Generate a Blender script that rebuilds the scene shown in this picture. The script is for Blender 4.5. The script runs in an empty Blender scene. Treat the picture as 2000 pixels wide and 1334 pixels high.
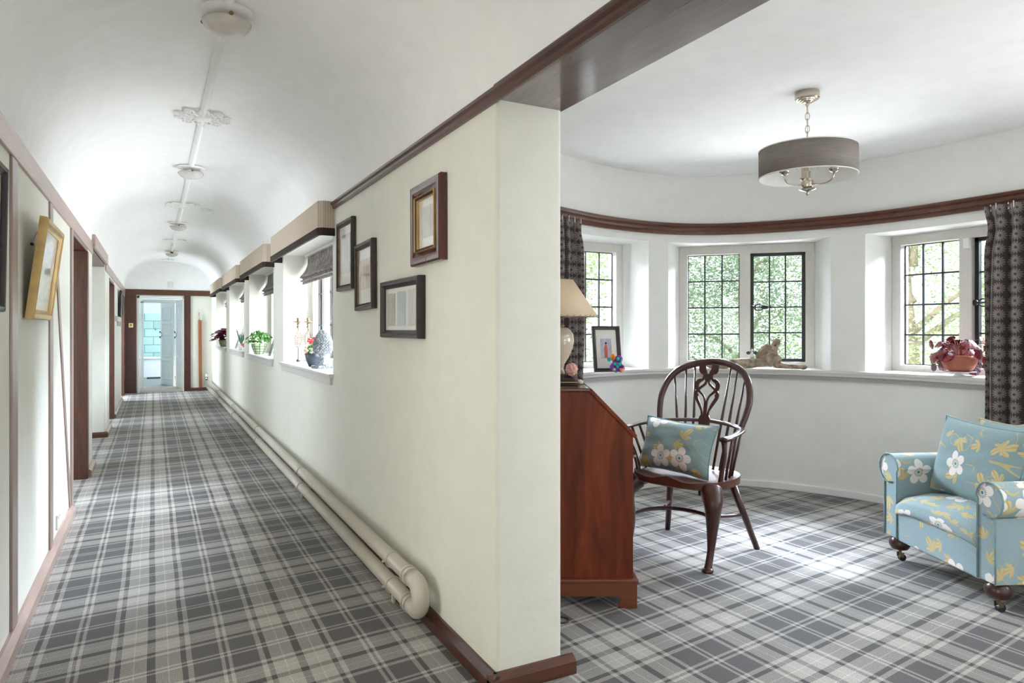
import bpy, math, random
from mathutils import Vector, Matrix, Euler
random.seed(7)
PI=math.pi
scene=bpy.context.scene
COL=scene.collection

# ---------------------------------------------------------------- camera
Y0_=-1.6
YAW=math.atan(700/1333)
cam_data=bpy.data.cameras.new('camera'); cam=bpy.data.objects.new('camera',cam_data); COL.objects.link(cam)
cam.location=(0,0,1.25); cam.rotation_euler=(PI/2,0,-YAW)
cam_data.sensor_width=36; cam_data.lens=1333/2000*36; cam_data.shift_y=-0.012
cam_data.clip_start=0.02; cam_data.clip_end=200
scene.camera=cam

# ---------------------------------------------------------------- world, light, exposure
world=bpy.data.worlds.new('daylight'); scene.world=world; world.use_nodes=True
wn=world.node_tree; bg=wn.nodes['Background']
bg.inputs[0].default_value=(0.86,0.93,1.0,1); bg.inputs[1].default_value=0.42
scene.view_settings.view_transform='Standard'; scene.view_settings.look='None'
scene.view_settings.gamma=1; scene.view_settings.use_curve_mapping=False
scene.view_settings.exposure=2.15
scene.cycles.use_denoising=True
scene.cycles.max_bounces=14; scene.cycles.diffuse_bounces=9; scene.cycles.transparent_max_bounces=12
scene.cycles.sample_clamp_indirect=6; scene.cycles.caustics_reflective=False; scene.cycles.caustics_refractive=False
def portal(name,loc,rot,sx,sy):
    l=bpy.data.lights.new(name,'AREA'); l.shape='RECTANGLE'; l.size=sx; l.size_y=sy
    l.cycles.is_portal=True
    o=bpy.data.objects.new(name,l); COL.objects.link(o); o.location=loc; o.rotation_euler=rot; return o
def daylight(name,loc,rot,sx,sy,power,col=(0.80,0.90,1.0)):
    l=bpy.data.lights.new(name,'AREA'); l.shape='RECTANGLE'; l.size=sx; l.size_y=sy; l.energy=power; l.color=col
    o=bpy.data.objects.new(name,l); COL.objects.link(o); o.location=loc; o.rotation_euler=rot; return o
for i,y in enumerate((5.525,8.05,10.5,13.05)): portal('window_portal',(1.42,y,1.44),(0,PI/2,0),0.95,1.95)
portal('bay_portal',(4.42,4.19,1.44),(-PI/2,0,math.radians(-47)),1.1,1.0)
portal('bay_portal',(5.05,2.7,1.44),(0,PI/2,0),1.0,1.1)
portal('bay_portal',(2.88,4.66,1.44),(-PI/2,0,math.radians(3)),1.1,1.0)
portal('rear_portal',(3.3,-1.6,1.5),(PI/2,0,0),1.6,1.0)
for y in (5.525,8.05,10.5,13.05):
    daylight('window_daylight',(2.1,y,1.7),(0,math.radians(80),0),1.3,2.0,5.5,(.84,.90,1))
    daylight('window_bounce_fill',(2.1,y,.35),(0,math.radians(101),0),1.3,2.0,27,(.95,.95,1))  # hidden panels added low outside, aimed up to brighten the vault
daylight('bay_sky',(5.7,5.3,3.2),(math.radians(60),0,math.radians(136)),2.4,1.4,500,(.78,.86,1))
daylight('bay_sky',(6.7,2.7,3.2),(0,math.radians(60),0),1.4,2.4,500,(.78,.86,1))
daylight('bay_sky',(2.9,6.6,3.2),(math.radians(-60),0,0),2.4,1.4,500,(.78,.86,1))
daylight('bay_bounce_fill',(5.5,5.2,.1),(math.radians(108),0,math.radians(136)),2.2,1.6,40,(.95,.95,1))  # hidden panels added below the bay windows to brighten the room ceiling
daylight('bay_bounce_fill',(6.6,2.7,.1),(0,math.radians(108),0),1.6,2.2,40,(.95,.95,1))
daylight('landing_fill',(.27,Y0_-.12,.75),(math.radians(158),0,0),1.0,.5,1.0,(.95,.95,1))  # unseen fill added behind the camera, aimed up at the vault
daylight('sitting_room_fill',(3.3,Y0_-.12,1.0),(math.radians(155),0,0),1.6,.5,9.0,(.95,.95,1))  # unseen fill added at the rear for the room ceiling
for y,p_ in ((6.1,7),(8.0,2),(10.5,11),(14.2,24),(12.4,10)): daylight('side_room_fill',(-1.58,y,1.2),(0,math.radians(-90),0),1.8,.9,p_)  # fill panels added beyond the left wall to lift the corridor
daylight('right_side_fill',(5.35,.35,1.1),(0,math.radians(105),0),1.4,1.7,24,(.97,.96,1))  # unseen fill added outside the right wall, behind the view
daylight('near_left_fill',(-1.2,2.42,1.25),(0,math.radians(-95),0),1.7,.7,3.1,(1,.95,.88))  # unseen fill added to light the near right wall but not the pillar
daylight('rear_left_fill',(-1.5,-.55,1.2),(0,math.radians(-100),0),1.6,1.2,11,(.95,.95,1))  # unseen fill added on the left behind the camera
portal('side_portal',(5.2,.35,1.42),(0,PI/2,0),1.0,1.8)
sun_l=bpy.data.lights.new('sun','SUN'); sun_l.energy=2.2; sun_l.angle=math.radians(3); sun_l.color=(1,0.95,0.85)
sun=bpy.data.objects.new('sun',sun_l); COL.objects.link(sun); sun.rotation_euler=(math.radians(38),0,math.radians(150))

# ---------------------------------------------------------------- node helpers
class NB:
    def __init__(s,nt): s.nt=nt; s.n=nt.nodes; s.l=nt.links
    def _in(s,sock,v):
        if v is None: return
        if isinstance(v,bpy.types.NodeSocket): s.l.new(v,sock)
        else: sock.default_value=v
    def m(s,op,a,b=None,c=None,clamp=False):
        x=s.n.new('ShaderNodeMath'); x.operation=op; x.use_clamp=clamp
        for i,v in enumerate((a,b,c)): s._in(x.inputs[i],v)
        return x.outputs[0]
    def mix(s,f,a,b,mode='MIX'):
        x=s.n.new('ShaderNodeMixRGB'); x.blend_type=mode; s._in(x.inputs[0],f)
        for i,v in ((1,a),(2,b)): s._in(x.inputs[i],(v+(1,)) if isinstance(v,tuple) and len(v)==3 else v)
        return x.outputs[0]
    def coord(s,which='Object'): return s.n.new('ShaderNodeTexCoord').outputs[which]
    def mapping(s,v,scale=(1,1,1),loc=(0,0,0),rot=(0,0,0)):
        x=s.n.new('ShaderNodeMapping'); s.l.new(v,x.inputs[0]); x.inputs[1].default_value=loc; x.inputs[2].default_value=rot; x.inputs[3].default_value=scale
        return x.outputs[0]
    def sep(s,v):
        x=s.n.new('ShaderNodeSeparateXYZ'); s.l.new(v,x.inputs[0]); return x.outputs
    def noise(s,v,scale,detail=3,rough=.5,dist=0,dim='3D'):
        x=s.n.new('ShaderNodeTexNoise'); x.noise_dimensions=dim; s.l.new(v,x.inputs['Vector']); x.inputs['Scale'].default_value=scale
        x.inputs['Detail'].default_value=detail; x.inputs['Roughness'].default_value=rough; x.inputs['Distortion'].default_value=dist
        return x.outputs['Fac'],x.outputs['Color']
    def voro(s,v,scale,rand=1,dim='2D',feature='F1'):
        x=s.n.new('ShaderNodeTexVoronoi'); x.voronoi_dimensions=dim; x.feature=feature; s.l.new(v,x.inputs['Vector'])
        x.inputs['Scale'].default_value=scale; x.inputs['Randomness'].default_value=rand; return x.outputs
    def ramp(s,f,stops,interp='LINEAR'):
        x=s.n.new('ShaderNodeValToRGB'); r=x.color_ramp; r.interpolation=interp; s.l.new(f,x.inputs[0])
        while len(r.elements)<len(stops): r.elements.new(0.5)
        for e,(p,c) in zip(r.elements,stops): e.position=p; e.color=(c if isinstance(c,tuple) else (c,c,c))+(1,)
        return x.outputs[0]
    def bump(s,h,strength=.2,dist=.01):
        x=s.n.new('ShaderNodeBump'); x.inputs['Strength'].default_value=strength; x.inputs['Distance'].default_value=dist; s.l.new(h,x.inputs['Height']); return x.outputs[0]
def newmat(name,col=(.8,.8,.8),rough=.5,metal=0,spec=.5,coat=0):
    m=bpy.data.materials.new(name); m.use_nodes=True; b=m.node_tree.nodes['Principled BSDF']
    b.inputs['Base Color'].default_value=col+(1,); b.inputs['Roughness'].default_value=rough; b.inputs['Metallic'].default_value=metal
    b.inputs['Specular IOR Level'].default_value=spec; b.inputs['Coat Weight'].default_value=coat
    return m,NB(m.node_tree),b
def simple(name,col,rough=.5,metal=0,spec=.5,coat=0,var=.12,scale=30,bump=0,bscale=None):
    m,n,b=newmat(name,col,rough,metal,spec,coat)
    c=n.coord(); f,_=n.noise(c,scale,3)
    dark=tuple(x*(1-var) for x in col); light=tuple(min(1,x*(1+var)) for x in col)
    n.l.new(n.ramp(f,[(.3,dark),(.7,light)]),b.inputs['Base Color'])
    if bump:
        g,_=n.noise(c,bscale or scale*4,3); n.l.new(n.bump(g,bump,.004),b.inputs['Normal'])
    return m
def wood(name,dark,light,axis='z',rough=.4,coat=.0,scale=6,knots=False,spec=.5):
    m,n,b=newmat(name,dark,rough,0,spec,coat); b.inputs['Coat Roughness'].default_value=.15
    sc={'x':(.12,1,1),'y':(1,.12,1),'z':(1,1,.12)}[axis]
    v=n.mapping(n.coord(),scale=sc)
    f,_=n.noise(v,scale*6,6,.6,1.2); g,_=n.noise(v,scale,2,.5,.6)
    h=n.m('ADD',n.m('MULTIPLY',f,.6),n.m('MULTIPLY',g,.4))
    c=n.ramp(h,[(.32,dark),(.55,tuple((a+b_)/2 for a,b_ in zip(dark,light))),(.75,light)])
    if knots:
        vo=n.voro(n.mapping(n.coord(),scale=(3,1.1,3)),1.4,1,'3D')
        k=n.m('LESS_THAN',vo['Distance'],.085); c=n.mix(n.m('MULTIPLY',k,.8),c,tuple(x*.25 for x in dark))
    n.l.new(c,b.inputs['Base Color']); n.l.new(n.bump(f,.15,.004),b.inputs['Normal'])
    rr=n.m('ADD',rough-.08,n.m('MULTIPLY',g,.16)); n.l.new(rr,b.inputs['Roughness'])
    return m

M={}
def plaster(name,col,scale=9,bump=.12,rough=.75):
    m,n,b=newmat(name,col,rough,0,.3); c=n.coord(); f,_=n.noise(c,scale,4,.55); g,_=n.noise(c,90,3,.6)
    n.l.new(n.ramp(f,[(.3,tuple(x*.975 for x in col)),(.7,tuple(min(1,x*1.02) for x in col))]),b.inputs['Base Color'])
    h=n.m('ADD',f,n.m('MULTIPLY',g,.12)); n.l.new(n.bump(h,bump,.02),b.inputs['Normal']); return m
M['wall']=plaster('sage_wall_paint',(.79,.785,.715))
M['ceil']=plaster('white_ceiling_paint',(.90,.90,.90),bump=.05)
M['baywall']=plaster('pale_grey_wall_paint',(.77,.77,.74),bump=.07)
M['reveal']=M['baywall']
M['stone']=simple('painted_window_stone',(.60,.575,.53),.6,var=.04)
M['sill']=simple('painted_sill',(.66,.645,.62),.35,var=.03,scale=12)
M['fascia']=simple('grey_sill_board',(.36,.355,.345),.5,var=.03)
M['white']=simple('white_gloss_paint',(.80,.80,.80),.3,var=.02)
M['whitematt']=simple('white_matt',(.82,.81,.79),.6,var=.02)
M['oak_face']=wood('pale_timber',(.34,.215,.18),(.52,.37,.33),'y',.33,.3,4)  # pale pinkish brown, lighter than the dark stained timber
M['oak_post']=wood('pale_timber_post',(.26,.175,.15),(.42,.32,.29),'z',.33,.3,4)  # pale greyish brown for the posts and brace
M['dark_z']=wood('dark_stained_timber',(.035,.011,.007),(.12,.038,.020),'z',.38,.2,5)
M['dark_y']=wood('dark_stained_rail',(.040,.012,.008),(.12,.036,.020),'y',.3,.3,5)
M['dark_x']=wood('dark_stained_beam',(.055,.018,.010),(.16,.055,.030),'x',.35,.2,5)
M['beam']=wood('stained_header_wood',(.075,.045,.042),(.19,.135,.125),'y',.28,1.0,5,knots=True)
M['mahog']=wood('mahogany',(.055,.009,.003),(.30,.060,.016),'z',.45,.08,2.4,spec=.25)
M['mahog_l']=wood('mahogany_plinth',(.11,.028,.010),(.22,.060,.022),'x',.32,.3,4)
M['chair']=wood('dark_polished_chair_wood',(.025,.007,.005),(.085,.024,.014),'z',.32,.2,6)
M['seat']=wood('polished_elm_seat',(.045,.013,.009),(.15,.045,.025),'y',.42,.05,5)
M['iron']=simple('black_iron',(.014,.016,.018),.4,var=.2)
M['nickel']=simple('brushed_nickel',(.55,.49,.42),.22,1,var=.05)
M['pipe']=simple('cream_painted_pipe',(.56,.525,.455),.28,var=.04,scale=8)
M['velvet']=simple('brown_velvet',(.035,.022,.018),.9,var=.4,scale=60)
M['gold']=simple('gilt_frame',(.55,.37,.15),.42,.45,var=.15,scale=14)
M['blackwood']=simple('black_frame_wood',(.018,.013,.012),.38,var=.3,scale=25)
M['brownwood']=simple('dark_brown_frame_wood',(.045,.030,.026),.42,var=.25,scale=25)
M['redwood']=wood('mahogany_frame',(.045,.008,.007),(.13,.025,.020),'z',.25,.4,6)
M['mount']=simple('cream_mount',(.72,.70,.65),.6,var=.02)
M['terracotta']=simple('terracotta',(.50,.18,.11),.7,var=.1,scale=20)
M['brass']=simple('antique_brass',(.24,.17,.10),.45,.8,var=.2)
M['leaf_g']=simple('green_leaf',(.10,.28,.05),.45,var=.5,scale=40)
M['plum']=simple('plum_begonia_leaf',(.13,.012,.045),.4,var=.6,scale=25)
M['bluegrey']=simple('blue_grey_glaze',(.045,.055,.075),.25,var=.1)
M['teal']=simple('teal_knit',(.02,.42,.33),.9,var=.1)
M['purple']=simple('purple_knit',(.16,.04,.33),.9,var=.2,bump=.4,bscale=200)
M['orange']=simple('orange_knit',(.75,.22,.04),.9,var=.1)
M['cream']=simple('cream_glaze',(.55,.47,.37),.18,var=.06,coat=.5)
M['red']=simple('red_petals',(.75,.05,.04),.6,var=.2)
M['pink']=simple('pale_pink_pompom',(.70,.42,.35),.95,var=.15,bump=.8,bscale=160)
M['fur']=simple('worn_carved_stone',(.36,.29,.21),.8,var=.6,scale=22,bump=.6,bscale=80)
M['earin']=simple('inner_ear',(.27,.20,.13),.8,var=.2)
M['socket']=simple('white_plastic',(.75,.75,.73),.35,var=.01)
M['bath']=simple('white_enamel',(.75,.78,.82),.2,var=.01)
M['grass']=simple('lawn',(.22,.25,.17),.9,var=.4,scale=2)
M['bark']=simple('pale_bark',(.36,.29,.22),.9,var=.3,scale=8,bump=.5)

def glassmat(ior=1.28):
    m=bpy.data.materials.new('window_glass'); m.use_nodes=True; nt=m.node_tree; nt.nodes.clear(); n=NB(nt)
    o=nt.nodes.new('ShaderNodeOutputMaterial'); t=nt.nodes.new('ShaderNodeBsdfTransparent'); g=nt.nodes.new('ShaderNodeBsdfGlossy')
    t.inputs[0].default_value=(.97,.985,.98,1); g.inputs['Roughness'].default_value=.02
    f=nt.nodes.new('ShaderNodeFresnel'); f.inputs[0].default_value=ior; x=nt.nodes.new('ShaderNodeMixShader')
    nt.links.new(f.outputs[0],x.inputs[0]); nt.links.new(t.outputs[0],x.inputs[1]); nt.links.new(g.outputs[0],x.inputs[2]); nt.links.new(x.outputs[0],o.inputs[0])
    return m
M['glass']=glassmat(); M['glass2']=glassmat(1.06)
def leafmat(name,c1,c2,c3,trans=.45):
    m=bpy.data.materials.new(name); m.use_nodes=True; nt=m.node_tree; nt.nodes.clear(); n=NB(nt)
    o=nt.nodes.new('ShaderNodeOutputMaterial'); d=nt.nodes.new('ShaderNodeBsdfDiffuse'); t=nt.nodes.new('ShaderNodeBsdfTranslucent'); x=nt.nodes.new('ShaderNodeMixShader')
    f,_=n.noise(n.coord(),.9,4,.6); c=n.ramp(f,[(.35,c1),(.5,c2),(.65,c3)])
    nt.links.new(c,d.inputs[0]); nt.links.new(c,t.inputs[0]); x.inputs[0].default_value=trans
    nt.links.new(d.outputs[0],x.inputs[1]); nt.links.new(t.outputs[0],x.inputs[2]); nt.links.new(x.outputs[0],o.inputs[0]); return m
M['leaf1']=leafmat('tree_leaf_light',(.26,.37,.15),(.46,.58,.30),(.70,.78,.52))
M['leaf2']=leafmat('tree_leaf_dark',(.17,.26,.16),(.33,.45,.30),(.56,.66,.48))

def carpet(name,a,b,orig):
    """woven tartan carpet: lattice vectors a,b (metres) and an origin on the floor"""
    m,n,bs=newmat(name,(.3,.3,.3),.85,0,.25)
    c=n.coord(); X,Y,_z=n.sep(c)
    wob,_=n.noise(c,2.2,2); wob=n.m('MULTIPLY',n.m('SUBTRACT',wob,.5),.012)
    dx=n.m('ADD',n.m('SUBTRACT',X,orig[0]),wob); dy=n.m('ADD',n.m('SUBTRACT',Y,orig[1]),wob)
    det=a[0]*b[1]-a[1]*b[0]
    p=n.m('ADD',n.m('MULTIPLY',dx,b[1]/det),n.m('MULTIPLY',dy,-b[0]/det))
    q=n.m('ADD',n.m('MULTIPLY',dx,-a[1]/det),n.m('MULTIPLY',dy,a[0]/det))
    D,L,K,W,G=(.076,.071,.074),(.41,.385,.355),(.044,.042,.045),(.58,.56,.53),(.13,.124,.122)
    stops=[(0,K),(.020,L),(.072,D),(.45,L),(.525,K),(.60,L),(.762,W),(.785,L),(.945,K)]
    def sett(t): return n.ramp(n.m('MULTIPLY',n.m('PINGPONG',t,.5),2),stops,'CONSTANT')
    cp,cq=sett(p),sett(q)
    tw=n.m('SINE',n.m('MULTIPLY',n.m('ADD',X,Y),2*PI/.0085)); tw2=n.m('SINE',n.m('MULTIPLY',X,2*PI/.006))
    mask=n.m('ADD',.5,n.m('ADD',n.m('MULTIPLY',tw,.42),n.m('MULTIPLY',tw2,.12)),clamp=True)
    col=n.mix(mask,cp,cq)
    nz,_=n.noise(c,300,2,.7); nz2,_=n.noise(c,3,3)
    col=n.mix(1,col,n.ramp(nz,[(.32,.55),(.68,1.42)]),'MULTIPLY')
    col=n.mix(1,col,n.ramp(nz2,[(.3,.92),(.7,1.06)]),'MULTIPLY')
    n.l.new(col,bs.inputs['Base Color']); n.l.new(n.bump(nz,.5,.004),bs.inputs['Normal'])
    bs.inputs['Sheen Weight'].default_value=.25; bs.inputs['Sheen Roughness'].default_value=.4
    return m
M['carpet']=carpet('tartan_carpet',(.504,.0504),(0,.56),(.245,2.836))
M['carpet2']=carpet('tartan_carpet_room',(.525,.065),(-.03,.565),(2.377,2.554))

def floral(name,base,scale=1.0,seed=0.0):
    m,n,b=newmat(name,base,.75,0,.25); uv=n.mapping(n.coord('UV'),loc=(seed,seed*.7,0))
    def polar(s,rand,off):
        v=n.mapping(uv,loc=(off,off*.6,0)); vo=n.voro(v,s,rand); vs=n.n.new('ShaderNodeVectorMath'); vs.operation='SUBTRACT'
        n.l.new(v,vs.inputs[0]); n.l.new(vo['Position'],vs.inputs[1]); x,y,_=n.sep(vs.outputs[0])
        r=n.m('MULTIPLY',n.m('SQRT',n.m('ADD',n.m('MULTIPLY',x,x),n.m('MULTIPLY',y,y))),s)
        cr,cg,cb=n.sep(vo['Color']); th=n.m('ADD',n.m('ARCTAN2',y,x),n.m('MULTIPLY',cr,6.28)); return r,th,cg
    base_c=n.mix(n.noise(uv,60,3)[0],tuple(x*.93 for x in base),tuple(min(1,x*1.07) for x in base))
    # vines
    w,_=n.noise(uv,4.5,1,.4,0); vn=n.m('ABSOLUTE',n.m('SUBTRACT',n.m('FRACT',n.m('MULTIPLY',w,7)),.5))
    vm=n.m('LESS_THAN',vn,.035); w2,_=n.noise(uv,9,0); vm=n.m('MULTIPLY',vm,n.m('GREATER_THAN',w2,.5))
    col=n.mix(vm,base_c,(.50,.43,.22))
    # leaves (two layers)
    for s,off,thr in ((8*scale,.37,.30),(6.6*scale,1.9,.42)):
        r,th,g=polar(s,.8,off)
        lobes=n.m('POWER',n.m('ABSOLUTE',n.m('COSINE',n.m('MULTIPLY',th,3))),.6)
        half=n.m('MAXIMUM',n.m('ADD',.22,n.m('MULTIPLY',n.m('COSINE',th),.78)),.06)
        R=n.m('MULTIPLY',n.m('ADD',.05,n.m('MULTIPLY',lobes,.46)),half)
        mk=n.m('MULTIPLY',n.m('LESS_THAN',r,R),n.m('GREATER_THAN',g,thr))
        rib=n.m('LESS_THAN',n.m('ABSOLUTE',n.m('SINE',n.m('MULTIPLY',th,3))),.13)
        col=n.mix(mk,col,n.mix(rib,(.58,.48,.24),(.42,.33,.13)))
    r,th,g=polar(4.6*scale,.75,0.0)
    pet=n.m('POWER',n.m('ABSOLUTE',n.m('COSINE',n.m('MULTIPLY',th,2.5))),.55)
    R=n.m('ADD',.12,n.m('MULTIPLY',pet,.19)); ok=n.m('GREATER_THAN',g,.30)
    mk=n.m('MULTIPLY',n.m('LESS_THAN',r,R),ok); col=n.mix(mk,col,(.80,.76,.72))
    ray=n.m('MULTIPLY',n.m('GREATER_THAN',n.m('SINE',n.m('MULTIPLY',th,18)),.35),n.m('MULTIPLY',n.m('GREATER_THAN',r,.055),n.m('LESS_THAN',r,.115)))
    col=n.mix(n.m('MULTIPLY',ray,ok),col,(.10,.05,.06)); col=n.mix(n.m('MULTIPLY',n.m('LESS_THAN',r,.038),ok),col,(.02,.33,.32))
    n.l.new(col,b.inputs['Base Color']); wv,_=n.noise(uv,900,2); n.l.new(n.bump(wv,.15,.002),b.inputs['Normal'])
    b.inputs['Sheen Weight'].default_value=.1
    return m
M['floral']=floral('blue_floral_fabric',(.285,.385,.42))
M['floral2']=floral('blue_floral_cushion_fabric',(.25,.355,.375),1.0,.63)
M['floral3']=floral('blue_floral_cushion_fabric_b',(.24,.34,.355),.95,2.21)
M['piping']=simple('cream_piping',(.45,.40,.30),.8,var=.1)
def daisy():
    m,n,b=newmat('daisy_curtain_fabric',(.05,.04,.038),.85,0,.2); uv=n.coord('UV'); vo=n.voro(uv,12.5,0)
    vs=n.n.new('ShaderNodeVectorMath'); vs.operation='SUBTRACT'; n.l.new(uv,vs.inputs[0]); n.l.new(vo['Position'],vs.inputs[1]); x,y,_=n.sep(vs.outputs[0])
    r=n.m('MULTIPLY',n.m('SQRT',n.m('ADD',n.m('MULTIPLY',x,x),n.m('MULTIPLY',y,y))),12.5); th=n.m('ARCTAN2',y,x)
    R=n.m('ADD',.25,n.m('MULTIPLY',n.m('ABSOLUTE',n.m('COSINE',n.m('MULTIPLY',th,7))),.22))
    mk=n.m('MULTIPLY',n.m('LESS_THAN',r,R),n.m('GREATER_THAN',r,.10))
    col=n.mix(n.m('MULTIPLY',mk,.75),(.062,.047,.042),(.27,.235,.22)); n.l.new(col,b.inputs['Base Color'])
    b.inputs['Sheen Weight'].default_value=.4; return m
M['daisy']=daisy()
def stripes(name,c1,c2,freq,axis=0,dist=0.0,rough=.85):
    m,n,b=newmat(name,c1,rough,0,.2); uv=n.coord('UV'); s=n.sep(uv)[axis]
    if dist: w,_=n.noise(uv,22,2); s=n.m('ADD',s,n.m('MULTIPLY',w,dist))
    f=n.m('ADD',.5,n.m('MULTIPLY',n.m('SINE',n.m('MULTIPLY',s,2*PI*freq)),.5)); n.l.new(n.mix(f,c1,c2),b.inputs['Base Color']); return m
M['pelmet']=stripes('ticking_stripe_fabric',(.50,.40,.31),(.66,.57,.47),62)
M['blind']=stripes('patterned_blind_fabric',(.075,.062,.058),(.40,.36,.34),24,0,.10)
def drum():
    m,n,b=newmat('taupe_silk_shade',(.19,.165,.15),.65,0,.3); v=n.mapping(n.coord(),scale=(1,1,14)); f,_=n.noise(v,9,5,.7)
    n.l.new(n.ramp(f,[(.3,(.17,.148,.132)),(.7,(.245,.215,.195))]),b.inputs['Base Color']); return m
M['drum']=drum()
M['shade_in']=simple('white_shade_lining',(.72,.71,.68),.7,var=.02)
M['parch']=simple('parchment_shade',(.66,.52,.36),.7,var=.04,scale=10)
def begonia():
    m,n,b=newmat('begonia_leaf',(.2,.02,.03),.38,0,.5); uv=n.coord('UV'); x,y,_=n.sep(uv)
    r=n.m('SQRT',n.m('ADD',n.m('MULTIPLY',x,x),n.m('MULTIPLY',y,y))); th=n.m('ARCTAN2',y,x)
    vein=n.m('GREATER_THAN',n.m('COSINE',n.m('MULTIPLY',th,9)),.72)
    base=n.ramp(r,[(.0,(.035,.006,.010)),(.35,(.18,.012,.022)),(.75,(.30,.030,.035)),(1.0,(.38,.08,.03))])
    nz,_=n.noise(n.coord(),7,1); silver=n.m('MULTIPLY',n.m('GREATER_THAN',nz,.56),.75)
    base=n.mix(silver,base,(.33,.27,.33)); n.l.new(n.mix(n.m('MULTIPLY',vein,.8),base,(.045,.010,.016)),b.inputs['Base Color']); return m
M['begonia']=begonia()
def tiles():
    m,n,b=newmat('sea_green_tiles',(.3,.6,.55),.08,0,.6); v=n.mapping(n.coord(),rot=(PI/2,0,0))
    t=n.n.new('ShaderNodeTexBrick'); n.l.new(v,t.inputs['Vector']); t.inputs['Color1'].default_value=(.28,.45,.43,1); t.inputs['Color2'].default_value=(.40,.57,.55,1); t.inputs['Mortar'].default_value=(.10,.22,.20,1)
    t.inputs['Scale'].default_value=1; t.inputs['Brick Width'].default_value=.42; t.inputs['Row Height'].default_value=.21; t.inputs['Mortar Size'].default_value=.007
    t.offset=.5; n.l.new(t.outputs['Color'],b.inputs['Base Color']); return m
M['tiles']=tiles()
def artmat(name,c1,c2,c3,scale=6,vert=True):
    m,n,b=newmat(name,c1,.5,0,.5,.9); b.inputs['Coat Roughness'].default_value=.03
    v=n.mapping(n.coord(),scale=(2.5,1,.8) if vert else (.6,1,3)); f,_=n.noise(v,scale,5,.65,.8)
    n.l.new(n.ramp(f,[(.3,c1),(.5,c2),(.72,c3)]),b.inputs['Base Color']); return m
M['art_grey']=artmat('grey_wash_print',(.36,.35,.33),(.52,.50,.48),(.62,.60,.58))
M['art_sepia']=artmat('sepia_print',(.30,.24,.18),(.50,.43,.36),(.66,.60,.54))
M['art_olive']=artmat('olive_print',(.24,.23,.17),(.38,.37,.29),(.45,.45,.38))
M['art_sea']=artmat('seascape_wash',(.36,.40,.37),(.58,.59,.55),(.70,.68,.62),5,False)
M['art_blue']=artmat('pale_blue_print',(.30,.33,.40),(.42,.46,.52),(.50,.50,.58))
mg,_n,_b=newmat('glazed_mount',(.70,.68,.64),.5,0,.5,.9); _b.inputs['Coat Roughness'].default_value=.03; M['gmount']=mg
def ornate(name,c1,c2,s):
    m,n,b=newmat(name,c1,.6,0,.4); vo=n.voro(n.coord(),s,1,'3D'); n.l.new(n.ramp(vo['Distance'],[(0,c2),(.6,c1)]),b.inputs['Base Color']); n.l.new(n.bump(vo['Distance'],.9,.01),b.inputs['Normal']); return m
M['finial']=ornate('grey_carved_finial',(.20,.215,.235),(.42,.44,.47),60)
M['knitflower']=simple('pale_cream_petals',(.65,.55,.42),.7,var=.4,scale=60)
M['lace']=ornate('pierced_brass_disc',(.05,.035,.025),(.28,.20,.14),90)
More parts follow.
